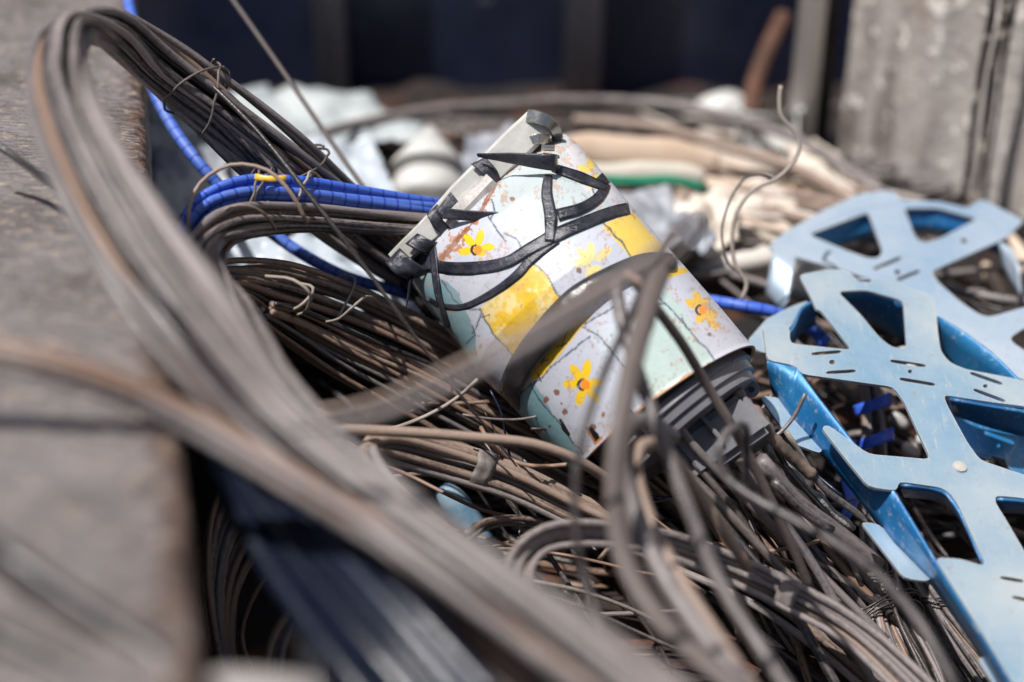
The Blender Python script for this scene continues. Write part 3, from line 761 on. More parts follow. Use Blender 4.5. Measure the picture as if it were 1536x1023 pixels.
TAPE = surf_mat('black_glossy_tape', (.012, .013, .020), (.045, .047, .062), 35, .24, .4, .6, bmp=.45, bd=.003, third=(.15, .14, .15), t3=(.60, .72), s3=70)  # grey-blue tone puts some sky sheen into the tape colour
def onto(x, y, lift):
    r_ = (P(x, y, 1)-C0).normalized(); hit = BVH.ray_cast(C0, r_)
    if hit[0] is None:
        n_ = BVH.find_nearest(P(x, y, 1.31)); return n_[0]+(C0-n_[0]).normalized()*lift
    return hit[0]-r_*lift
def tape(path, widths, lift=.0012, thick=.0004, name='tape_band', m=None, cross=5, crown=0):
    pts = spline([Vector((x, y, 0)) for x, y in path], 5); n = len(pts)
    rows = []
    for i, p in enumerate(pts):
        t = (pts[min(i+1, n-1)]-pts[max(i-1, 0)]).normalized(); q = Vector((-t.y, t.x, 0))
        f = i/(n-1)*(len(widths)-1); a_ = min(int(f), len(widths)-2); wd = (widths[a_]+(widths[a_+1]-widths[a_])*(f-a_))*(1 if m else .88)
        rows.append([onto((p+q*wd*(k/(cross-1)-.5)).x, (p+q*wd*(k/(cross-1)-.5)).y, lift+crown*(1-(2*k/(cross-1)-1)**2)+.0006*noise.noise(Vector((i*.3, k*.8, lift*999)))) for k in range(cross)])
    vs = [v_ for r_ in rows for v_ in r_]; fs = [(i*cross+k, i*cross+k+1, (i+1)*cross+k+1, (i+1)*cross+k) for i in range(n-1) for k in range(cross-1)]
    me = mesh(vs, fs); bm = bmesh.new(); bm.from_mesh(me); bmesh.ops.recalc_face_normals(bm, faces=bm.faces)
    if bm.faces[0].normal.dot(FW) > 0: bmesh.ops.reverse_faces(bm, faces=bm.faces)
    bmesh.ops.solidify(bm, geom=bm.faces[:], thickness=thick); bmesh.ops.recalc_face_normals(bm, faces=bm.faces)
    bm.to_mesh(me); bm.free()
    return link(name, me, m or TAPE, tin)
tape([(640, 392), (660, 400), (709, 402), (759, 393), (795, 373), (832, 353), (876, 334), (919, 318), (944, 312)], [20, 22, 19, 24, 22, 20], .0016)
tape([(640, 448), (662, 458), (693, 460), (735, 441), (773, 414), (800, 385), (832, 356)], [8, 10, 13, 16, 26], .0012)
tape([(822, 262), (820, 290), (826, 326), (824, 362)], [14, 20, 22, 16], .0024)
tape([(836, 322), (876, 310), (899, 294), (909, 274), (900, 262)], [20, 18, 17, 16], .0028)
tape([(828, 250), (869, 264), (911, 281)], [13, 17, 12], .0034)
tape([(638, 318), (648, 373), (656, 439), (672, 492)], [12, 12, 11, 7], .0040)
tape([(590, 372), (612, 388), (650, 396)], [26, 30, 24], .0034)
# belt of thick rubber round the can
STRAP = surf_mat('dark_rubber_strap', (.012, .012, .016), (.05, .048, .052), 18, .32, .4, .7, bmp=.3)
tape([(764, 618), (764, 588), (782, 548), (822, 496), (868, 448), (920, 414), (975, 392), (1014, 392)], [26, 36, 42, 44, 42, 34, 30, 22], .006, .004, 'rubber_belt', STRAP, 7, .004)
# folded strip on the crushed end
STRIPM = surf_mat('worn_white_metal', (.40, .39, .36), (.62, .61, .57), 22, .32, .35, .7, third=(.22, .19, .16), t3=(.64, .72), s3=60)
COVER = surf_mat('scuffed_clear_cover', (.30, .28, .26), (.50, .47, .44), 60, .35, .35, .65, bmp=.5)
CHROME = surf_mat('smooth_steel', (.30, .29, .27), (.42, .41, .38), 30, .22, .4, .6, metal=.85)
def beam(path, wpx, thk, m, name, off=0, prof=None):
    pts = spline([P(*q) for q in path], .004); n = len(pts); vs = []; fs = []
    prof = prof or [(-1, -.55), (-.8, -1), (.8, -1), (1, -.6), (1, .8), (-1, .8)]; K = len(prof)
    for i, p in enumerate(pts):
        t = (pts[min(i+1, n-1)]-pts[max(i-1, 0)]).normalized(); q = t.cross(FW).normalized()
        ff = i/(n-1); wd = (wpx(ff) if callable(wpx) else wpx)/2*1.33/FPX
        ww = 1+.05*noise.noise(Vector((i*.12, thk*90, 4)))
        for a_, b_ in prof: vs.append(p+q*(a_*wd*ww)+FW*(b_*thk))
    for i in range(n-1):
        for k in range(K): fs.append((i*K+k, i*K+(k+1) % K, (i+1)*K+(k+1) % K, (i+1)*K+k))
    fs.append(tuple(range(K))); fs.append(tuple(range((n-1)*K, n*K)))
    me = mesh(vs, fs); bm = bmesh.new(); bm.from_mesh(me); bmesh.ops.recalc_face_normals(bm, faces=bm.faces); bm.to_mesh(me); bm.free()
    return hard(link(name, me, m, tin), 25)
beam([(592, 392, 1.315), (640, 350, 1.312), (700, 292, 1.31), (760, 232, 1.31), (808, 186, 1.315)], lambda f: 26+22*min(1, f*2.2), .012, STRIPM, 'folded_end_strip')
beam([(672, 338, 1.298), (700, 310, 1.296), (738, 270, 1.298)], 34, .010, COVER, 'strip_cover', prof=[(-1, .8), (-1, -.3), (-.75, -.8), (-.1, -1), (.6, -.7), (1, -.1), (1, .8)])
beam([(790, 174, 1.305), (806, 176, 1.300), (822, 183, 1.300), (832, 194, 1.305), (836, 206, 1.315), (830, 218, 1.325)], lambda f: 20-4*f, .005, CHROME, 'curled_end')
beam([(782, 222, 1.312), (794, 212, 1.303), (808, 208, 1.300), (820, 212, 1.306), (822, 222, 1.318)], 15, .0015, CHROME, 'curled_end')
TAPE2 = surf_mat('glossy_dark_tape', (.020, .022, .035), (.07, .07, .085), 60, .22, .35, .65, bmp=.5, bd=.003, third=(.30, .28, .28), t3=(.62, .70), s3=90)  # paler grey patches carry painted sheen on the loose tape
def rib(A, B, m=None, name='tape_wrap', th=.0008, curl=0):
    a3 = [P(*q) for q in A]; b3 = [P(*q) for q in B]
    if len(a3) == 2: a3.insert(1, (a3[0]+a3[1])/2); b3.insert(1, (b3[0]+b3[1])/2)
    me = strip_mesh(a3, b3, th, 8)
    for v_ in me.vertices: v_.co += FW*(.0022*noise.noise(v_.co*120)) 
    return link(name, me, m or TAPE2, tin)
Z = 1.2935
rib([(706, 246, Z), (724, 262, Z-.001), (738, 290, Z+.004)], [(728, 236, Z+.002), (746, 256, Z), (752, 276, Z+.008)])
rib([(654, 316, Z), (666, 332, Z-.001), (690, 352, Z+.010)], [(676, 288, Z), (690, 305, Z-.001), (712, 330, Z+.008)])
rib([(640, 322, Z+.002), (650, 340, Z), (672, 360, Z+.012)], [(656, 306, Z+.002), (668, 324, Z), (690, 344, Z+.010)], TAPE)
rib([(578, 394, Z+.008), (592, 410, Z+.004), (612, 420, Z+.012)], [(600, 372, Z+.008), (622, 392, Z+.003), (650, 408, Z+.008)], TAPE)
rib([(608, 366, Z+.003), (626, 376, Z), (650, 384, Z+.008)], [(626, 350, Z+.003), (646, 360, Z), (668, 366, Z+.010)], TAPE)
# two loose stiff tape ends with curled tips
rib([(716, 230, 1.288), (760, 229, 1.270), (800, 230, 1.260), (828, 231, 1.258), (834, 232, 1.266)], [(718, 234, 1.290), (762, 243, 1.276), (800, 251, 1.266), (828, 256, 1.262), (834, 256, 1.272)], TAPE2, 'tape_end', .0016)
rib([(668, 312, 1.285), (700, 315, 1.270), (750, 318, 1.260), (792, 320, 1.256), (799, 312, 1.250), (808, 309, 1.250), (812, 312, 1.258)], [(664, 328, 1.287), (700, 330, 1.276), (750, 335, 1.268), (794, 338, 1.262), (803, 332, 1.256), (812, 328, 1.256), (815, 330, 1.266)], TAPE2, 'tape_end', .0016)
beam([(812, 222, 1.29), (832, 222, 1.285)], 9, .004, CHROME, 'rivet', prof=[(math.cos(k_*math.pi/5), math.sin(k_*math.pi/5)) for k_ in range(10)])
# grey plastic fitting inside the open end
c1, U1, V1, _ = sec3(1.0); Rr = U1.length; kk = 1.27/FPX
FIT = surf_mat('grey_moulded_plastic', (.11, .11, .125), (.21, .205, .215), 14, .36, .35, .7, bmp=.2)
fit = thing('plastic_fitting', 'grey stepped plastic fitting sticking out of the open end of the flowered tin', 'plastic fitting')
hard(link('stepped_collar', lathe(c1-U1*-.04-V1*.02, AX, [(-60*kk, Rr*.80), (4*kk, Rr*.84), (5*kk, Rr*.90), (18*kk, Rr*.91), (20*kk, Rr*.87), (34*kk, Rr*.86), (36*kk, Rr*.82), (48*kk, Rr*.81), (50*kk, Rr*.62)], 80, ref=U1), FIT, fit))
ul = U1.normalized(); vl = V1.normalized()
hard(link('housing', box_mesh(c1+AX*(84*kk)+ul*(34*kk), AX*(36*kk), ul*(66*kk), vl*(74*kk), .006), FIT, fit))
hard(link('rib', box_mesh(c1+AX*(62*kk)+ul*(30*kk)+vl*(70*kk), AX*(30*kk), ul*(3*kk), vl*(20*kk), .001), FIT, fit))
lug = P(1126, 584, 1.27)
hard(link('lug', lathe(lug, FW+RT*.2, [(-.003, 13*kk), (.003, 13*kk)], 24), FIT, fit)); 
hard(link('lug_hole_disc', lathe(lug-FW*.0042, FW+RT*.2, [(-.0004, 4.5*kk), (.0004, 4.5*kk)], 16), DARK, fit))  # thin dark disc stands for the shade inside the hole
CONN = surf_mat('dirty_connector', (.07, .055, .05), (.24, .17, .13), 30, .6)
tag(cable('cable_connector', [(1104, 588, 1.24), (1122, 612, 1.235), (1145, 642, 1.235), (1165, 662, 1.24), (1200, 694, 1.25), (1222, 714, 1.25)], 27, CONN, taper=lambda f: .8+.35*(.2 < f < .45)+.08*math.sin(f*60)-.15*f, step=.004, wobble=.001, sides=16), 'scuffed brown-grey cable connector plugged beside the plastic fitting', 'connector')
tag(cable('wire_lead', [(1215, 706, 1.25), (1240, 735, 1.255), (1280, 765, 1.26), (1318, 796, 1.265)], 11, GREY(), wobble=.001), 'thin grey lead leaving the scuffed connector towards the blue frame', 'cable')
BRAID = surf_mat('silver_braid', (.30, .30, .30), (.62, .60, .58), 120, .35, .4, .6, metal=.5, bmp=1, bd=.004)
tag(cable('silver_braid', [(1150, 668, 1.28), (1180, 700, 1.27), (1200, 725, 1.265), (1232, 752, 1.265), (1262, 780, 1.27), (1282, 796, 1.275)], 16, BRAID, taper=lambda f: 1.1-.4*f+.2*math.sin(f*23), step=.004), 'crumpled silver cable braid beside the connector', 'cable braid')
#@@BLUE
# ------------------------------------------------------------------ blue frames
def blue_mat(key, c, fade, lo, hi, edge=(.50, .50, .48)):
    m, nt, b = newmat(key); tc = N(nt, 'ShaderNodeTexCoord')
    mp = N(nt, 'ShaderNodeMapping'); mp.inputs['Scale'].default_value = (6, 1, 3); mp.inputs['Rotation'].default_value = (.2, 0, .6)
    nt.links.new(tc.outputs['Object'], mp.inputs[0])
    n1 = noise_n(nt, tc.outputs['Object'], 5, 10, .62); n2 = noise_n(nt, tc.outputs['Object'], 130, 6, .7); n3 = noise_n(nt, mp.outputs[0], 40, 8, .75)
    cc = ramp(nt, n1, [(lo, c), (hi, fade)]).outputs[0]
    cc = mixc(nt, ramp(nt, n3, [(.56, (0, 0, 0)), (.66, (.55, .55, .55))]).outputs[0], cc, edge)
    cc = mixc(nt, ramp(nt, n2, [(.60, (0, 0, 0)), (.70, (.5, .5, .5))]).outputs[0], cc, (.24, .17, .12))
    ge = N(nt, 'ShaderNodeNewGeometry'); bv = N(nt, 'ShaderNodeBevel'); bv.samples = 4; bv.inputs['Radius'].default_value = .0022
    dp = N(nt, 'ShaderNodeVectorMath', operation='DOT_PRODUCT'); nt.links.new(bv.outputs[0], dp.inputs[0]); nt.links.new(ge.outputs['Normal'], dp.inputs[1])
    ad = N(nt, 'ShaderNodeMath', operation='MULTIPLY_ADD'); nt.links.new(n3, ad.inputs[0]); ad.inputs[1].default_value = .12; nt.links.new(dp.outputs['Value'], ad.inputs[2])
    cc = mixc(nt, ramp(nt, ad.outputs[0], [(.93, (.85, .85, .85)), (1.03, (0, 0, 0))]).outputs[0], cc, (.52, .50, .46))
    nt.links.new(cc, b.inputs['Base Color']); nt.links.new(ramp(nt, n3, [(.3, (.28,)*3), (.7, (.5,)*3)]).outputs[0], b.inputs['Roughness'])
    b.inputs['Metallic'].default_value = .25
    bump(nt, b, n3, .12, .002)
    return m
BTOP = blue_mat('lit_faded_blue_paint', (.19, .32, .44), (.43, .48, .50), .36, .64)  # paler copy for the lit top faces, with uneven fading and scuffs
BTOP2 = blue_mat('chalky_blue_paint', (.22, .34, .48), (.42, .49, .57), .32, .65)
BSKIRT = blue_mat('shaded_blue_paint', (.008, .12, .33), (.03, .21, .42), .35, .75)  # darker copy of the frame paint, shade of the sides put into it
SLOT = surf_mat('slot_shadow', (.03, .07, .12), (.04, .09, .15), 20, .6)
f1 = plane_d((1200, 430, 1.40), (1500, 480, 1.40), (1450, 980, 1.10))
front = thing('blue_lattice_frame', 'front faded blue sheet-metal lattice frame lying on top of the pile', 'metal frame', 'blue lattice frames')
outl = [(1198, 412), (1247, 403), (1274, 407), (1285, 420), (1322, 417), (1394, 441), (1403, 455), (1407, 500), (1411, 527), (1425, 544), (1449, 554), (1514, 566), (1640, 596), (1640, 632), (1536, 609), (1487, 603), (1415, 592),
        (1420, 606), (1450, 662), (1470, 690), (1536, 712), (1640, 738), (1640, 772), (1536, 747), (1493, 743), (1493, 754), (1507, 776), (1556, 860), (1640, 990), (1640, 1180), (1590, 1140), (1480, 960), (1402, 836), (1440, 838), (1480, 850),
        (1452, 790), (1440, 762), (1428, 742), (1412, 731), (1348, 722), (1345, 736), (1303, 730), (1270, 690), (1232, 641), (1242, 637), (1303, 681), (1396, 689), (1356, 602), (1340, 580), (1203, 561), (1192, 548), (1151, 540), (1144, 487),
        (1184, 489), (1185, 515), (1278, 525), (1232, 466), (1224, 464), (1217, 446)]
hole = [[(1256, 437), (1300, 435), (1355, 451), (1360, 523), (1338, 521), (1319, 506), (1291, 472)]]
def slot(x0, y0, x1, y1, w_=2.6):
    dx, dy = x1-x0, y1-y0; l = math.hypot(dx, dy); nx_, ny_ = -dy/l*w_, dx/l*w_
    return [(x0+nx_, y0+ny_), (x1+nx_, y1+ny_), (x1-nx_, y1-ny_), (x0-nx_, y0-ny_)]
def rnd_hole(x, y, r_): return [(x+r_*math.cos(a_*math.pi/4), y+r_*.75*math.sin(a_*math.pi/4)) for a_ in range(8)]
hole += [slot(1217, 531, 1262, 527), slot(1239, 559, 1284, 556), slot(1335, 541, 1389, 549), slot(1349, 568, 1403, 577), slot(1455, 559, 1504, 576), slot(1460, 584, 1508, 602),
         rnd_hole(1248, 543, 5), rnd_hole(1365, 557, 4), rnd_hole(1478, 579, 4), slot(1500, 866, 1536, 872), slot(1518, 895, 1560, 905), slot(1286, 419, 1307, 421)]
me, nrm1 = slab(outl, f1, .0028, hole)
hard(link('lattice_plate', me, BTOP, front, smooth=False))
def skirt(pairs, m, parent, dfn, lo=.03, name='side_skirt', dense=False):
    if dense: pairs = [((a[0]+(c[0]-a[0])*k/8, a[1]+(c[1]-a[1])*k/8), (b[0]+(d[0]-b[0])*k/8, b[1]+(d[1]-b[1])*k/8)) for (a, b), (c, d) in zip(pairs, pairs[1:]) for k in range(8)]+[pairs[-1]]
    A = [P(x, y, dfn(x, y)+.002) for (x, y), _ in pairs]; B = [P(x, y, dfn(x, y)+lo) for _, (x, y) in pairs]
    return link(name, strip_mesh(A, B), m, parent)
# long straight skirt along the lower left side
long_skirt = skirt([((1151, 541), (1160, 585)), ((1196, 551), (1188, 630)), ((1232, 600), (1238, 684)), ((1275, 655), (1285, 742)), ((1344, 738), (1345, 822)), ((1400, 832), (1398, 872)), ((1480, 958), (1462, 965)), ((1590, 1138), (1560, 1130))], BSKIRT, front, f1, .05, dense=True)
# curved skirt round the left end
skirt([((1218, 450), (1222, 486)), ((1200, 462), (1196, 500)), ((1188, 490), (1186, 524)), ((1168, 512), (1170, 560))], BSKIRT, front, f1, .06)
skirt([((1256, 436), (1262, 466)), ((1300, 434), (1302, 478)), ((1356, 452), (1352, 506)), ((1392, 470), (1386, 520))], BSKIRT, front, f1, .09)
skirt([((1407, 474), (1412, 530)), ((1444, 496), (1440, 570)), ((1490, 530), (1480, 600)), ((1540, 580), (1530, 640))], BSKIRT, front, f1, .08)
skirt([((1425, 596), (1432, 620)), ((1480, 606), (1490, 640)), ((1560, 618), (1570, 660))], BSKIRT, front, f1, .06)
skirt([((1348, 724), (1356, 742)), ((1412, 734), (1414, 750)), ((1434, 756), (1438, 772)), ((1478, 848), (1484, 862))], BSKIRT, front, f1, .05)
skirt([((1492, 746), (1496, 765)), ((1540, 750), (1545, 768)), ((1640, 775), (1645, 790))], BSKIRT, front, f1, .05)
f1b = lambda x, y: f1(x, y)+.045
for pl in ([(1139, 593), (1172, 597), (1205, 640), (1234, 672), (1230, 680), (1190, 665), (1165, 630)], [(1290, 782), (1319, 786), (1360, 828), (1398, 865), (1390, 872), (1356, 867), (1340, 846)],
           [(1464, 985), (1493, 987), (1560, 1040), (1530, 1060), (1500, 1040)], [(1120, 512), (1150, 478), (1190, 458), (1215, 450), (1196, 470), (1186, 492), (1160, 500), (1150, 530), (1136, 526)]):
    me, _ = slab(pl, f1b, .0026)
    hard(link('bottom_flange', me, BTOP, long_skirt, smooth=False))
rv = P(1439, 701, f1(1439, 701))
hard(link('rivet', lathe(rv-nrm1*.002, nrm1, [(-.001, .003), (0, .006), (.0035, .007)], 20), STRIPM, front))
f2 = plane_d((1180, 360, 1.55), (1520, 345, 1.60), (1480, 520, 1.42))
rear = thing('blue_lattice_frame', 'rear pale blue sheet-metal lattice frame, out of focus behind the front one', 'metal frame', 'blue lattice frames')
outl = [(1155, 366), (1182, 345), (1237, 314), (1291, 290), (1336, 285), (1353, 300), (1408, 302), (1450, 312), (1473, 298), (1536, 331), (1510, 356), (1397, 407), (1408, 424), (1440, 452), (1469, 472), (1486, 475), (1536, 461), (1640, 425), (1640, 470),
        (1536, 492), (1515, 506), (1519, 514), (1560, 540), (1640, 570), (1640, 610), (1536, 570), (1514, 561), (1442, 506), (1401, 472), (1339, 431), (1271, 407), (1185, 383), (1155, 374)]
hole = [[(1213, 352), (1302, 318), (1324, 376), (1319, 386), (1305, 388), (1271, 376)], [(1356, 312), (1408, 312), (1466, 328), (1415, 355), (1391, 364), (1377, 361), (1370, 349)], rnd_hole(1346, 408, 5), rnd_hole(1446, 361, 5),
        slot(1310, 404, 1352, 386), slot(1345, 420, 1380, 406)]
me, nrm2 = slab(outl, f2, .0028, hole)
hard(link('lattice_plate', me, BTOP2, rear, smooth=False))
skirt([((1206, 350), (1212, 392)), ((1250, 328), (1252, 372)), ((1302, 312), (1300, 356)), ((1356, 306), (1354, 346)), ((1410, 308), (1408, 348)), ((1470, 326), (1462, 364)), ((1512, 345), (1505, 385))], BSKIRT, rear, f2, .05)
skirt([((1160, 374), (1150, 440)), ((1182, 382), (1165, 455)), ((1195, 388), (1180, 470))], BTOP2, rear, f2, .06)
skirt([((1500, 362), (1506, 400)), ((1516, 372), (1520, 430)), ((1530, 400), (1534, 450))], BTOP2, rear, f2, .05)
skirt([((1402, 474), (1404, 505)), ((1440, 506), (1445, 540)), ((1514, 560), (1516, 590))], BSKIRT, rear, f2, .06)
# third frame piece in the shade under the front one
f3 = lambda x, y: f1(x, y)+.10
low = thing('blue_lattice_frame', 'shaded blue frame piece glimpsed beneath the front frame at the right edge', 'metal frame', 'blue lattice frames')
for pl in ([(1420, 640), (1490, 600), (1530, 660), (1510, 690), (1440, 668)], [(1490, 610), (1540, 600), (1540, 720), (1510, 700)], [(1420, 600), (1450, 605), (1490, 690), (1462, 684)]):
    me, _ = slab(pl, f3, .0028); hard(link('lattice_plate', me, BSKIRT, low, smooth=False))
#@@CABLES
# ------------------------------------------------------------------ cables and coils
GTAPE = surf_mat('grey_cloth_tape', (.12, .105, .10), (.26, .22, .20), 60, .6)
G = 'tied coils and bundles of cable in the heap'
# right leg of the high arch (sharp, brown)
coil('tall arched coil of dusty brown cables looping over the steel ledge at upper left', 
     [(1090, 1150, .72, 52), (900, 1000, .75, 48), (710, 860, .78, 46), (545, 740, .82, 46), (410, 630, .85, 48), (300, 500, .86, 56), (185, 340, .90, 54), (115, 210, .94, 48), (90, 115, 1.0, 42), (108, 52, 1.10, 32), (165, 46, 1.19, 32), (238, 92, 1.24, 35), (326, 162, 1.27, 37), (416, 240, 1.30, 42), (520, 330, 1.36, 40), (640, 420, 1.42, 32)],
     24, 12.5, [BROWN(), BLACK(), GREY(), CHALK(), CHALK(), GREY()], seed=11, shape=(1, .75), ties=((.765, 1.4, DARKWIRE(), 1.08), (.84, 1.2, DARKWIRE(), 1.06), (.775, 1.2, DARKWIRE(), 1.04)), lump=.05)
coil('pale foreground cables sweeping diagonally from the blue loop down to the bottom edge',
     [(720, 345, 1.36, 12), (560, 335, 1.30, 14), (440, 328, 1.26, 16), (345, 340, 1.20, 22), (300, 390, 1.14, 30), (325, 470, 1.05, 40), (385, 580, .97, 42), (490, 700, .91, 46), (640, 840, .84, 54), (840, 1010, .78, 64), (990, 1130, .74, 66)],
     20, 10, [CHALK(), CHALK(), GREY(), TAN(), BLACK(), BROWN()], seed=12, shape=(1.1, .8), lump=.05)
coil('bundle of spiral-wrapped bright blue cables bending left of the tin', 
     [(700, 318, 1.38, 13), (640, 312, 1.35, 15), (540, 300, 1.31, 17), (440, 290, 1.27, 18), (360, 294, 1.24, 18), (305, 320, 1.22, 16), (278, 375, 1.21, 13), (268, 430, 1.22, 12), (290, 520, 1.25, 12)],
     6, 16, [BLUE()], seed=14, shape=(1.15, .6), twist=.8, ties=((.42, 1.1, STEEL(), 1.15), (.50, 1.1, DARKWIRE(), 1.25), (.56, 1.1, DARKWIRE(), 1.2)), wobble=.001, tie_w=4.5)
tag(cable('yellow_tag', [(385, 264, 1.215), (405, 268, 1.212), (432, 267, 1.214)], 9, surf_mat('yellow_plastic', (.75, .42, .03), (.85, .55, .06), 30, .4), flat=.4), 'small yellow plastic tag on top of the blue cables', 'tag')
loose('blue spiral-wrapped cable hanging from the top edge, passing under the arch and the blue bundle', [(186, -30, 1.55), (200, 30, 1.5), (216, 100, 1.44), (247, 172, 1.41), (302, 248, 1.38), (375, 322, 1.39), (450, 378, 1.39), (520, 415, 1.39), (580, 432, 1.40), (640, 450, 1.43)], 20, BLUE(), wobble=.002)
loose('short piece of bright blue cable between the tin and the front blue frame', [(1010, 440, 1.46), (1060, 452, 1.44), (1110, 460, 1.42), (1165, 470, 1.42), (1230, 500, 1.45)], 20, BLUE())
# middle brown bundle
coil('wide bundle of rusty brown cables running under the tin from the left',
     [(345, 560, 1.18, 60), (318, 500, 1.20, 44), (335, 445, 1.23, 38), (400, 445, 1.28, 42), (500, 475, 1.33, 46), (600, 520, 1.36, 50), (720, 590, 1.39, 52), (860, 690, 1.41, 55), (1000, 800, 1.42, 55)],
     30, 11, [BROWN(), BROWN(), TAN(), BLACK()], seed=21, shape=(1.1, .6), ties=((.34, 1.1, STEEL(), 1.12),), lump=.06, twist=.4)
coil('thinner row of tan cables fanning out below the wide brown bundle', 
     [(400, 470, 1.20, 16), (440, 490, 1.27, 26), (520, 535, 1.31, 34), (620, 585, 1.34, 40), (740, 650, 1.36, 44), (860, 720, 1.37, 46), (960, 800, 1.38, 46)],
     14, 8, [TAN(), BROWN(), BLACK(), GREY()], seed=22, shape=(1.1, .4), twist=.3)
# bottom loop D
coil('loop of tan cables with a tape tie, bending below the tin towards the lower right',
     [(980, 1080, .84, 30), (820, 940, .92, 28), (690, 830, 1.0, 26), (590, 750, 1.08, 24), (545, 695, 1.14, 22), (575, 668, 1.19, 22), (660, 685, 1.23, 26), (770, 722, 1.25, 24), (880, 775, 1.26, 22), (1000, 822, 1.26, 24), (1150, 885, 1.25, 28), (1290, 985, 1.23, 30), (1380, 1070, 1.2, 30), (1480, 1180, 1.17, 30)],
     8, 12, [TAN(), TAN(), CHALK(), BROWN()], seed=31, shape=(1, .6), twist=.3, lump=.05, ties=((.50, 0, GTAPE, 1.0),))
coil('rounded grey cable loop in the lower middle, bent like a hairpin',
     [(960, 1060, .96, 24), (840, 975, 1.02, 22), (785, 900, 1.06, 20), (778, 850, 1.09, 20), (812, 810, 1.12, 20), (880, 798, 1.14, 20), (980, 808, 1.16, 20), (1080, 842, 1.18, 20), (1180, 888, 1.18, 20), (1270, 940, 1.17, 20), (1360, 1020, 1.15, 24), (1480, 1150, 1.12, 28)],
     7, 10.5, [GREY(), TAN(), CHALK()], seed=32, shape=(1, .5), twist=.3, lump=.04, ties=((.66, 0, GTAPE, 1.0),))
loose('single pale cable bowing over the dark tangle in the lower middle', [(700, 800, 1.18), (730, 782, 1.22), (780, 775, 1.25), (850, 786, 1.27), (940, 815, 1.28), (1040, 860, 1.28)], 11, TAN())
loose('second thin pale cable bowing just inside the first', [(700, 812, 1.2), (735, 790, 1.23), (785, 784, 1.26), (850, 796, 1.28), (930, 826, 1.29)], 8, GREY())
# dark foreground rods at the lower left of the band
coil('thick blue-black glossy pipes running along the bottom left into the corner', 
     [(235, 420, 1.08, 14), (300, 560, .99, 26), (360, 690, .92, 36), (450, 820, .86, 46), (570, 960, .80, 54), (700, 1110, .76, 60)],
     10, 23, [SLICK()], seed=41, shape=(1.25, .4), twist=.2, cat='pipe bundle')
coil('pale crossing cables lying over the ledge edge and running down right',
     [(-300, 500, .80, 20), (-60, 520, .80, 20), (60, 545, .80, 20), (170, 580, .81, 20), (300, 640, .82, 22), (430, 715, .81, 24), (560, 790, .80, 26), (720, 890, .77, 28), (900, 1010, .74, 30), (1020, 1100, .72, 30)],
     7, 9, [CHALK(), BROWN(), GREY()], seed=42, shape=(1, .4), twist=.4)
loose('brown cable edging the black pipes at the bottom', [(380, 790, .90), (450, 870, .87), (540, 970, .84), (640, 1080, .8)], 17, BROWN())
coil('dim blue-black cables between the pale band and the black pipes at the bottom', [(350, 620, .96, 16), (450, 750, .90, 26), (580, 870, .86, 34), (710, 980, .82, 40), (840, 1090, .79, 44)], 10, 14, [SLICK(), SLICK(), BROWN(), SLICK()], seed=43, shape=(1, .4), twist=.3)
loose('thin dark line drawn as a tube across the ledge at the left edge', [(-40, 195, 1.13), (20, 235, 1.12), (80, 280, 1.09), (140, 330, 1.06), (220, 380, 1.03)], 10, BLACK(), wobble=.002)  # dark tube follows a thin dark line on the ledge
loose('dark line drawn as a tube along the ledge in the bottom left corner', [(-60, 780, .70), (20, 840, .68), (110, 905, .67), (200, 965, .655), (320, 1050, .64)], 22, BLACK(), wobble=.002)  # dark fuzzy line in the corner given as a tube
loose('second dark line drawn as a tube cutting the very corner at the bottom left', [(-60, 920, .655), (20, 965, .65), (100, 1005, .64), (200, 1060, .63)], 18, BLACK(), wobble=.002)  # another dark corner line given as a tube
# sweeping foreground straps over the tin
loose('broad blurred grey cable sweeping up over the middle of the tin', [(440, 645, .78), (540, 628, .76), (640, 590, .75), (760, 530, .74), (870, 470, .74), (960, 405, .75), (1030, 345, .78), (1058, 318, .84), (1050, 345, .92), (1000, 400, 1.0)], 9, CHALK())
loose('second blurred cable just above the broad one over the tin', [(440, 620, .86), (560, 595, .84), (680, 545, .83), (790, 490, .83), (890, 435, .84), (990, 375, .87), (1035, 340, .9)], 5.5, TAN())
loose('flat cable running level below the tin at left', [(500, 645, 1.16), (600, 648, 1.17), (700, 655, 1.18), (800, 665, 1.19), (860, 685, 1.2), (910, 715, 1.22), (960, 760, 1.25)], 15, TAN())
# hanging loops in front of the tin
loose('thin dark cable hanging in front of the tin, left of the others', [(1010, 350, 1.06), (985, 385, 1.03), (945, 470, 1.0), (905, 560, .97), (875, 650, .95), (862, 740, .94), (870, 840, .93), (905, 940, .91), (980, 1050, .88)], 11, BLACK(), wd=1.2)
loose('wide dark flat cable hanging down in front of the tin opening', [(1000, 385, 1.04), (978, 440, 1.0), (950, 540, .96), (930, 640, .93), (922, 740, .92), (935, 830, .91), (985, 920, .89), (1080, 1010, .87), (1160, 1080, .85)], 25, cable_mat('dark_flat_cable', (.03, .026, .026), (.14, .11, .10), .34, .7, .4), flat=.5)
loose('grey cable falling from above the tin past its open end', [(925, 420, 1.06), (935, 480, 1.04), (960, 560, 1.02), (990, 650, 1.0), (1030, 760, .98), (1075, 870, .96), (1130, 960, .94), (1200, 1060, .9)], 17, GREY())
loose('thick grey cable curving down beside the wide dark one', [(1010, 655, 1.12), (970, 630, 1.08), (940, 640, 1.04), (930, 690, 1.0), (955, 780, .96), (1005, 880, .93), (1075, 980, .90), (1150, 1070, .88)], 23, GREY())
loose('pale hairpin cable in front of the plastic fitting', [(1120, 850, 1.12), (1060, 760, 1.10), (1015, 695, 1.08), (988, 668, 1.06), (962, 672, 1.04), (955, 705, 1.02), (975, 780, .99), (1020, 870, .96), (1080, 960, .93), (1150, 1060, .9)], 16, TAN())
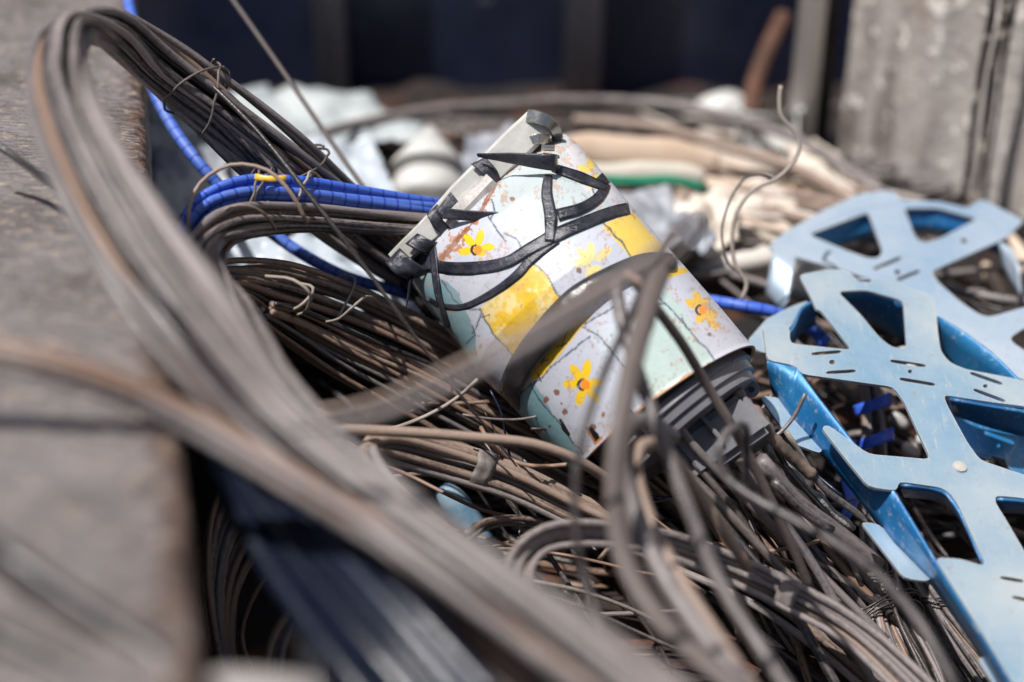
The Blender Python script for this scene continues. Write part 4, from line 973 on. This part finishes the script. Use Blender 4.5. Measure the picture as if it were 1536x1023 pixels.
loose('dark straight cable slanting from above the tin across its rim', [(940, 408, 1.06), (975, 450, 1.09), (1020, 510, 1.12), (1062, 580, 1.15), (1105, 650, 1.16), (1145, 725, 1.18), (1185, 810, 1.2), (1220, 890, 1.22)], 14, cable_mat('dark_flat_cable', (.03, .026, .026), (.14, .11, .10), .34, .7, .4))
loose('thick dark cable end hanging over the tin from its top', [(935, 415, 1.04), (965, 430, 1.03), (978, 470, 1.02), (955, 530, 1.0), (935, 590, .99)], 13, BROWN())
loose('pale hooked cable with its end bent over in front of the fitting', [(1118, 740, 1.11), (1119, 690, 1.09), (1118, 640, 1.07), (1098, 642, 1.06), (1080, 668, 1.05), (1084, 705, 1.05), (1120, 740, 1.04), (1200, 785, 1.02), (1290, 840, 1.0), (1370, 920, .98), (1440, 1040, .95)], 12, GREY(), wobble=.001)
# cables running down right from the fitting
r5 = random.Random(9)
runs = [([(935, 610, 1.19), (985, 660, 1.19), (1050, 740, 1.2), (1120, 830, 1.21), (1190, 920, 1.21), (1260, 1040, 1.2)], 14, 'GREY', 'grey cable starting under the tin rim and running to the bottom'),
        ([(950, 640, 1.2), (1020, 700, 1.2), (1090, 765, 1.21), (1160, 840, 1.22), (1240, 920, 1.22), (1320, 1040, 1.2)], 13, 'RIB', 'ribbed cable crossing the middle of the lower right fan'),
        ([(1000, 610, 1.21), (1040, 665, 1.21), (1100, 730, 1.22), (1170, 800, 1.23), (1240, 870, 1.23), (1330, 960, 1.22)], 12, 'GREY', 'smooth grey cable just right of the ribbed cable'),
        ([(1040, 690, 1.22), (1100, 760, 1.22), (1150, 830, 1.23), (1200, 880, 1.23), (1290, 990, 1.22)], 11, 'RIB', 'finer ribbed cable below the smooth grey one'),
        ([(1110, 690, 1.2), (1160, 760, 1.21), (1210, 830, 1.22), (1250, 900, 1.22), (1300, 1000, 1.21)], 14, 'GREY', 'grey cable running down from the plastic fitting'),
        ([(1140, 690, 1.22), (1200, 755, 1.24), (1260, 800, 1.25), (1320, 850, 1.26)], 24, 'GREY', 'thick grey sheath leaving the plastic fitting'),
        ([(1160, 720, 1.21), (1210, 770, 1.22), (1250, 795, 1.225)], 13, 'GREY', 'short grey cable end on top of the thick sheath'),
        ([(1130, 760, 1.26), (1200, 830, 1.27), (1280, 880, 1.28), (1360, 940, 1.27)], 18, 'BLACK', 'glossy black cable under the thick grey sheath'),
        ([(1080, 860, 1.26), (1160, 920, 1.25), (1240, 980, 1.24), (1320, 1050, 1.22)], 17, 'BLACK', 'glossy black cable along the bottom, upper of the pair'),
        ([(1060, 885, 1.27), (1140, 950, 1.26), (1220, 1010, 1.25), (1290, 1070, 1.23)], 15, 'BLACK', 'glossy black cable along the bottom, lower of the pair'),
        ([(1060, 760, 1.25), (1110, 850, 1.26), (1180, 930, 1.26), (1220, 1040, 1.24)], 12, 'BROWN', 'brown cable dipping through the lower right fan'),
        ([(1150, 640, 1.24), (1180, 700, 1.25), (1240, 770, 1.26), (1290, 830, 1.27)], 9, 'BLACK', 'thin black wire beside the silver braid'),
        ([(1180, 650, 1.25), (1220, 720, 1.27), (1250, 790, 1.27), (1290, 870, 1.27)], 8, 'STEEL', 'bare steel wire beside the silver braid')]
MM = dict(GREY=GREY, RIB=RIB, BLACK=BLACK, BROWN=BROWN, STEEL=STEEL)
for pts, w_, mk, lab in runs: loose(lab, pts, w_, MM[mk](), wobble=.003, lump=.03)
for i in range(12):
    x0 = 1030+i*16+r5.uniform(-10, 10); y0 = 700+i*5+r5.uniform(-20, 20)
    loose('thin cable in the crowded fan running to the lower right', [(x0, y0, 1.28), (x0+80, y0+100, 1.28), (x0+160, y0+190, 1.28), (x0+260, y0+300, 1.26)], r5.uniform(7, 13), r5.choice([BLACK(), GREY(), BROWN()]), group='thin cables in the lower right fan', wobble=.01)
coil('upright sheaf of thin wires tied with wire and blue tape under the front blue frame',
     [(1300, 560, 1.44, 12), (1308, 610, 1.42, 13), (1312, 680, 1.40, 15), (1312, 760, 1.36, 18), (1318, 850, 1.31, 22), (1335, 930, 1.27, 34), (1370, 1010, 1.24, 46), (1400, 1090, 1.22, 52)],
     30, 7.5, [GREY(), BROWN(), BLACK(), CHALK()], seed=51, shape=(1, .6), twist=.5, ties=((.62, 3, BLACK(), 1.1), (.74, 2.4, BLACK(), 1.3), (.78, 1.6, BLACK(), 1.2)), tie_w=3.5)
BT = surf_mat('blue_tape', (.03, .11, .70), (.07, .18, .75), 30, .4)
for (x, y, d, l) in ((1308, 600, 1.385, 'upper'), (1312, 652, 1.365, 'lower')):
    tag(link('blue_tape', strip_mesh([P(x-26, y+8, d+.015), P(x-8, y+2, d-.004), P(x+12, y-6, d-.006), P(x+26, y-12, d+.012)], [P(x-24, y+26, d+.015), P(x-8, y+20, d-.004), P(x+14, y+12, d-.006), P(x+27, y+8, d+.012)], .002), BT), l+' band of bright blue tape round the sheaf of thin wires', 'tape')
for i, (pts, l) in enumerate((([(1262, 470, 1.46), (1276, 500, 1.45), (1290, 505, 1.45)], 'crumpled blue tape scrap seen through the left opening of the front frame'), ([(1200, 480, 1.46), (1225, 500, 1.45), (1240, 515, 1.45)], 'blue tape scrap inside the rounded end of the front frame'), ([(1270, 720, 1.36), (1278, 750, 1.34), (1268, 775, 1.33)], 'blue tape scrap hanging beside the sheaf of thin wires'))):
    tag(cable('blue_tape', pts, 22, BT, flat=.35, lump=.5, step=.004, wobble=.004), l, 'tape')
coil('dark wires spilling from under the front blue frame into the bottom right corner',
     [(1290, 730, 1.36, 16), (1350, 820, 1.33, 24), (1410, 910, 1.30, 30), (1480, 1000, 1.27, 36), (1560, 1100, 1.25, 40)], 22, 8, [GREY(), BROWN(), BLACK(), CHALK()], seed=53, shape=(1, .5), twist=.7, ties=((.45, 2, BLACK(), 1.15),), tie_w=3)
# lower dark tangle rods
for pts, w_, mk, lab in (([(740, 720, 1.3), (800, 800, 1.3), (860, 890, 1.29), (900, 960, 1.28)], 8, GREY, 'straight thin rod leaning in the dark hollow of the lower middle'),
                     ([(800, 870, 1.2), (880, 890, 1.22), (980, 930, 1.25), (1080, 990, 1.26)], 6, STEEL, 'thin wire crossing the dark hollow towards the lower right'),
                     ([(780, 880, 1.18), (860, 905, 1.2), (960, 950, 1.24), (1040, 985, 1.25)], 6, GREY, 'lower thin wire crossing the dark hollow'),
                     ([(900, 920, 1.28), (980, 918, 1.28), (1060, 915, 1.28)], 8, RIB, 'ribbed rod lying level in the dark hollow'),
                     ([(850, 800, 1.27), (880, 880, 1.28), (890, 960, 1.28), (870, 1040, 1.26)], 8, GREY, 'thin cable dropping into the dark hollow'),
                     ([(925, 830, 1.26), (945, 900, 1.27), (985, 960, 1.27), (1030, 1040, 1.26)], 6, BLACK, 'thin black cord trailing over the rusty floor'),
                     ([(900, 840, 1.23), (920, 820, 1.22), (955, 822, 1.22), (1000, 850, 1.23), (1060, 890, 1.24)], 7, TAN, 'thin curled wire end above the dark hollow'),
                     ([(520, 735, 1.24), (580, 718, 1.27), (650, 712, 1.3), (700, 720, 1.32)], 8, TAN, 'thin tan cable inside the tan loop'),
                     ([(720, 820, 1.22), (780, 822, 1.24), (840, 812, 1.26)], 5, STEEL, 'short bright wire left of the hairpin loop')):
    loose(lab, pts, w_, mk(), wobble=.002)
pod('blue_bottle', 'pale blue plastic bottle glimpsed below the tan cable loop', 'bottle', 660, 735, 735, 815, 1.36, 44, surf_mat('pale_blue_plastic', (.07, .17, .28), (.24, .34, .42), 22, .2), 1)
for i in range(42):
    x0 = r5.uniform(430, 1080); y0 = r5.uniform(600, 900); a_ = r5.uniform(-.1, 1.1); L = r5.uniform(120, 380); cv = r5.uniform(-1.1, 1.1); pts = []; x, y = x0, y0; d0 = r5.uniform(1.24, 1.36)
    for j in range(7):
        pts.append((x, y, d0+r5.uniform(-.012, .012))); x += math.cos(a_)*L/6; y += math.sin(a_)*L/6; a_ += cv/6+r5.uniform(-.12, .12)
    loose('fine stray wire in the shadowed tangle below the tin', pts, r5.uniform(2.5, 6.5), r5.choice([BLACK(), GREY(), STEEL(), NAVY(), BROWN()]), group='fine stray wires below the tin', cat='wire', name='stray_wire', wobble=.004, sides=7)
for i in range(40):
    x0 = r5.uniform(1030, 1150); y0 = r5.uniform(720, 900); a_ = r5.uniform(.55, 1.2); L = r5.uniform(120, 300); cv = r5.uniform(-.3, .7); pts = []; x, y = x0, y0; d0 = r5.uniform(1.26, 1.33)
    for j in range(6):
        pts.append((x, y, d0+r5.uniform(-.01, .01))); x += math.cos(a_)*L/5; y += math.sin(a_)*L/5; a_ += cv/5+r5.uniform(-.12, .12)
    loose('fine stray wire in the lower right fan beside the blue frame', pts, r5.uniform(2.5, 7), r5.choice([BLACK(), GREY(), STEEL(), BROWN()]), group='fine stray wires in the lower right fan', cat='wire', name='stray_wire', wobble=.004, sides=7)
# lower left cavity
LC = [([(345, 700, 1.34), (318, 790, 1.33), (312, 880, 1.32), (330, 980, 1.3), (360, 1060, 1.28)], 8), ([(370, 720, 1.33), (332, 800, 1.32), (322, 890, 1.3), (335, 1000, 1.28), (360, 1080, 1.26)], 10),
      ([(400, 760, 1.32), (352, 830, 1.3), (338, 910, 1.28), (345, 1010, 1.26), (365, 1080, 1.25)], 11), ([(425, 790, 1.31), (368, 850, 1.29), (352, 930, 1.27), (352, 1020, 1.26), (370, 1090, 1.25)], 9),
      ([(360, 690, 1.33), (322, 760, 1.33), (306, 850, 1.33), (315, 960, 1.31)], 7), ([(440, 820, 1.3), (385, 880, 1.28), (362, 950, 1.27), (380, 1010, 1.26)], 8)]
for i in range(9):
    u_ = i*11+r5.uniform(-4, 4)
    LC.append(([(352+u_*.9, 690+u_*1.1, 1.24), (322+u_*.55, 770+u_, 1.235), (312+u_*.42, 860+u_*.7, 1.22), (322+u_*.35, 960+u_*.4, 1.20), (345+u_*.3, 1060, 1.18)], r5.uniform(7, 13)))
for pts, w_ in LC: loose('thin curved grey cable in the dark gap beside the ledge at bottom left', pts, w_, r5.choice([GREY(), BROWN(), TAN()]), group='curved cables in the gap beside the ledge')
for k_ in range(3):
    loose('grey cable bending over the rusty can at the bottom left', [(480+k_*4, 880+k_*4, 1.2), (435+k_*7, 915+k_*3, 1.18), (405+k_*10, 965+k_*2, 1.17), (395+k_*12, 1040, 1.16)], 14, r5.choice([GREY(), BROWN()]), group='cables bending over the rusty can')
CANM = surf_mat('rust_streaked_white', (.50, .48, .44), (.36, .24, .15), 18, .5, .42, .62, third=(.48, .20, .08), t3=(.60, .68))
pod('rusty_can', 'off-white can with orange rust streaks in the bottom left gap', 'can', 448, 868, 470, 1075, 1.19, 66, CANM, 1)
pod('rounded_grey_cap', 'blurred rounded pale grey cap poking in at the bottom edge', 'cap', 280, 1052, 490, 1056, .665, 110, surf_mat('pale_grey_cap', (.26, .24, .23), (.38, .35, .33), 12, .6), 1)
# single thin lines
loose('thin grey rod slanting down from the top edge left of centre', [(335, -20, 1.50), (395, 65, 1.48), (450, 145, 1.46), (505, 225, 1.44), (555, 295, 1.42), (600, 350, 1.41), (640, 395, 1.41)], 8.5, cable_mat('dark_flat_cable', (.03, .026, .026), (.14, .11, .10), .34, .7, .4), wobble=.001)
loose('long taut dark cable running from the arch down past the tin', [(185, 35, 1.30), (225, 55, 1.27), (300, 112, 1.25), (390, 200, 1.23), (470, 300, 1.21), (550, 405, 1.2), (630, 515, 1.19), (700, 605, 1.2), (775, 700, 1.22)], 7.5, BLACK(), wobble=.001, taper=lambda f: 1-.62*max(0, f-.5)*2)
loose('fine wire loop rising over the blue cables', [(288, 370, 1.19), (282, 320, 1.19), (300, 275, 1.2), (345, 248, 1.2), (400, 256, 1.2), (435, 290, 1.2), (460, 335, 1.21)], 6, TAN(), wobble=.001)
loose('fine wire loop lower over the tan cables', [(310, 350, 1.18), (335, 315, 1.19), (370, 308, 1.19), (400, 325, 1.2), (412, 345, 1.21)], 5, TAN(), wobble=.001)
loose('small wire hoop standing on the wide brown bundle', [(440, 475, 1.26), (460, 465, 1.22), (465, 440, 1.2), (440, 420, 1.2), (400, 415, 1.21), (340, 410, 1.22)], 5, STEEL(), wobble=.001)
loose('thin wire crossing the brown bundle, middle one', [(380, 465, 1.25), (430, 467, 1.245), (455, 455, 1.24), (470, 432, 1.25), (445, 424, 1.26)], 5, STEEL(), wobble=.001)
loose('thin curved wire on the right part of the brown bundle', [(480, 484, 1.3), (510, 478, 1.27), (530, 460, 1.26), (550, 445, 1.28), (568, 455, 1.32), (570, 462, 1.34)], 4.5, STEEL(), wobble=.001)
loose('kinked steel wire standing up right of the tin with its tip free', [(1171, 128, 1.42), (1169, 150, 1.42), (1172, 175, 1.42), (1190, 195, 1.42), (1199, 215, 1.42), (1192, 240, 1.42), (1165, 268, 1.42), (1130, 285, 1.42), (1104, 320, 1.42), (1098, 365, 1.42), (1104, 400, 1.42), (1120, 425, 1.42), (1112, 450, 1.42)], 7, STEEL(), wobble=.001, cat='wire', name='kinked_wire')
loose('thin dark wire twisting beside the kinked steel wire', [(1160, 270, 1.43), (1140, 263, 1.42), (1118, 268, 1.42), (1100, 290, 1.42), (1086, 325, 1.42), (1082, 355, 1.42), (1092, 395, 1.42), (1118, 420, 1.42), (1110, 448, 1.43), (1090, 455, 1.44)], 4.5, DARKWIRE(), wobble=.001, cat='wire', name='kinked_wire')
loose('fine hair-like wire rising left of the tin base', [(735, 585, 1.26), (752, 620, 1.26), (760, 665, 1.27), (770, 700, 1.28)], 3.2, NAVY(), wobble=.001, cat='wire', name='fine_wire')
for pts, lab in (([(560, 355, 1.41), (575, 345, 1.39), (590, 330, 1.38), (620, 310, 1.36)], 'black cable dipping behind the left end of the tin'), ([(540, 350, 1.4), (560, 380, 1.4), (600, 420, 1.4), (650, 480, 1.4)], 'black cable sliding under the tin from the left')):
    loose(lab, pts, 16, BLACK())
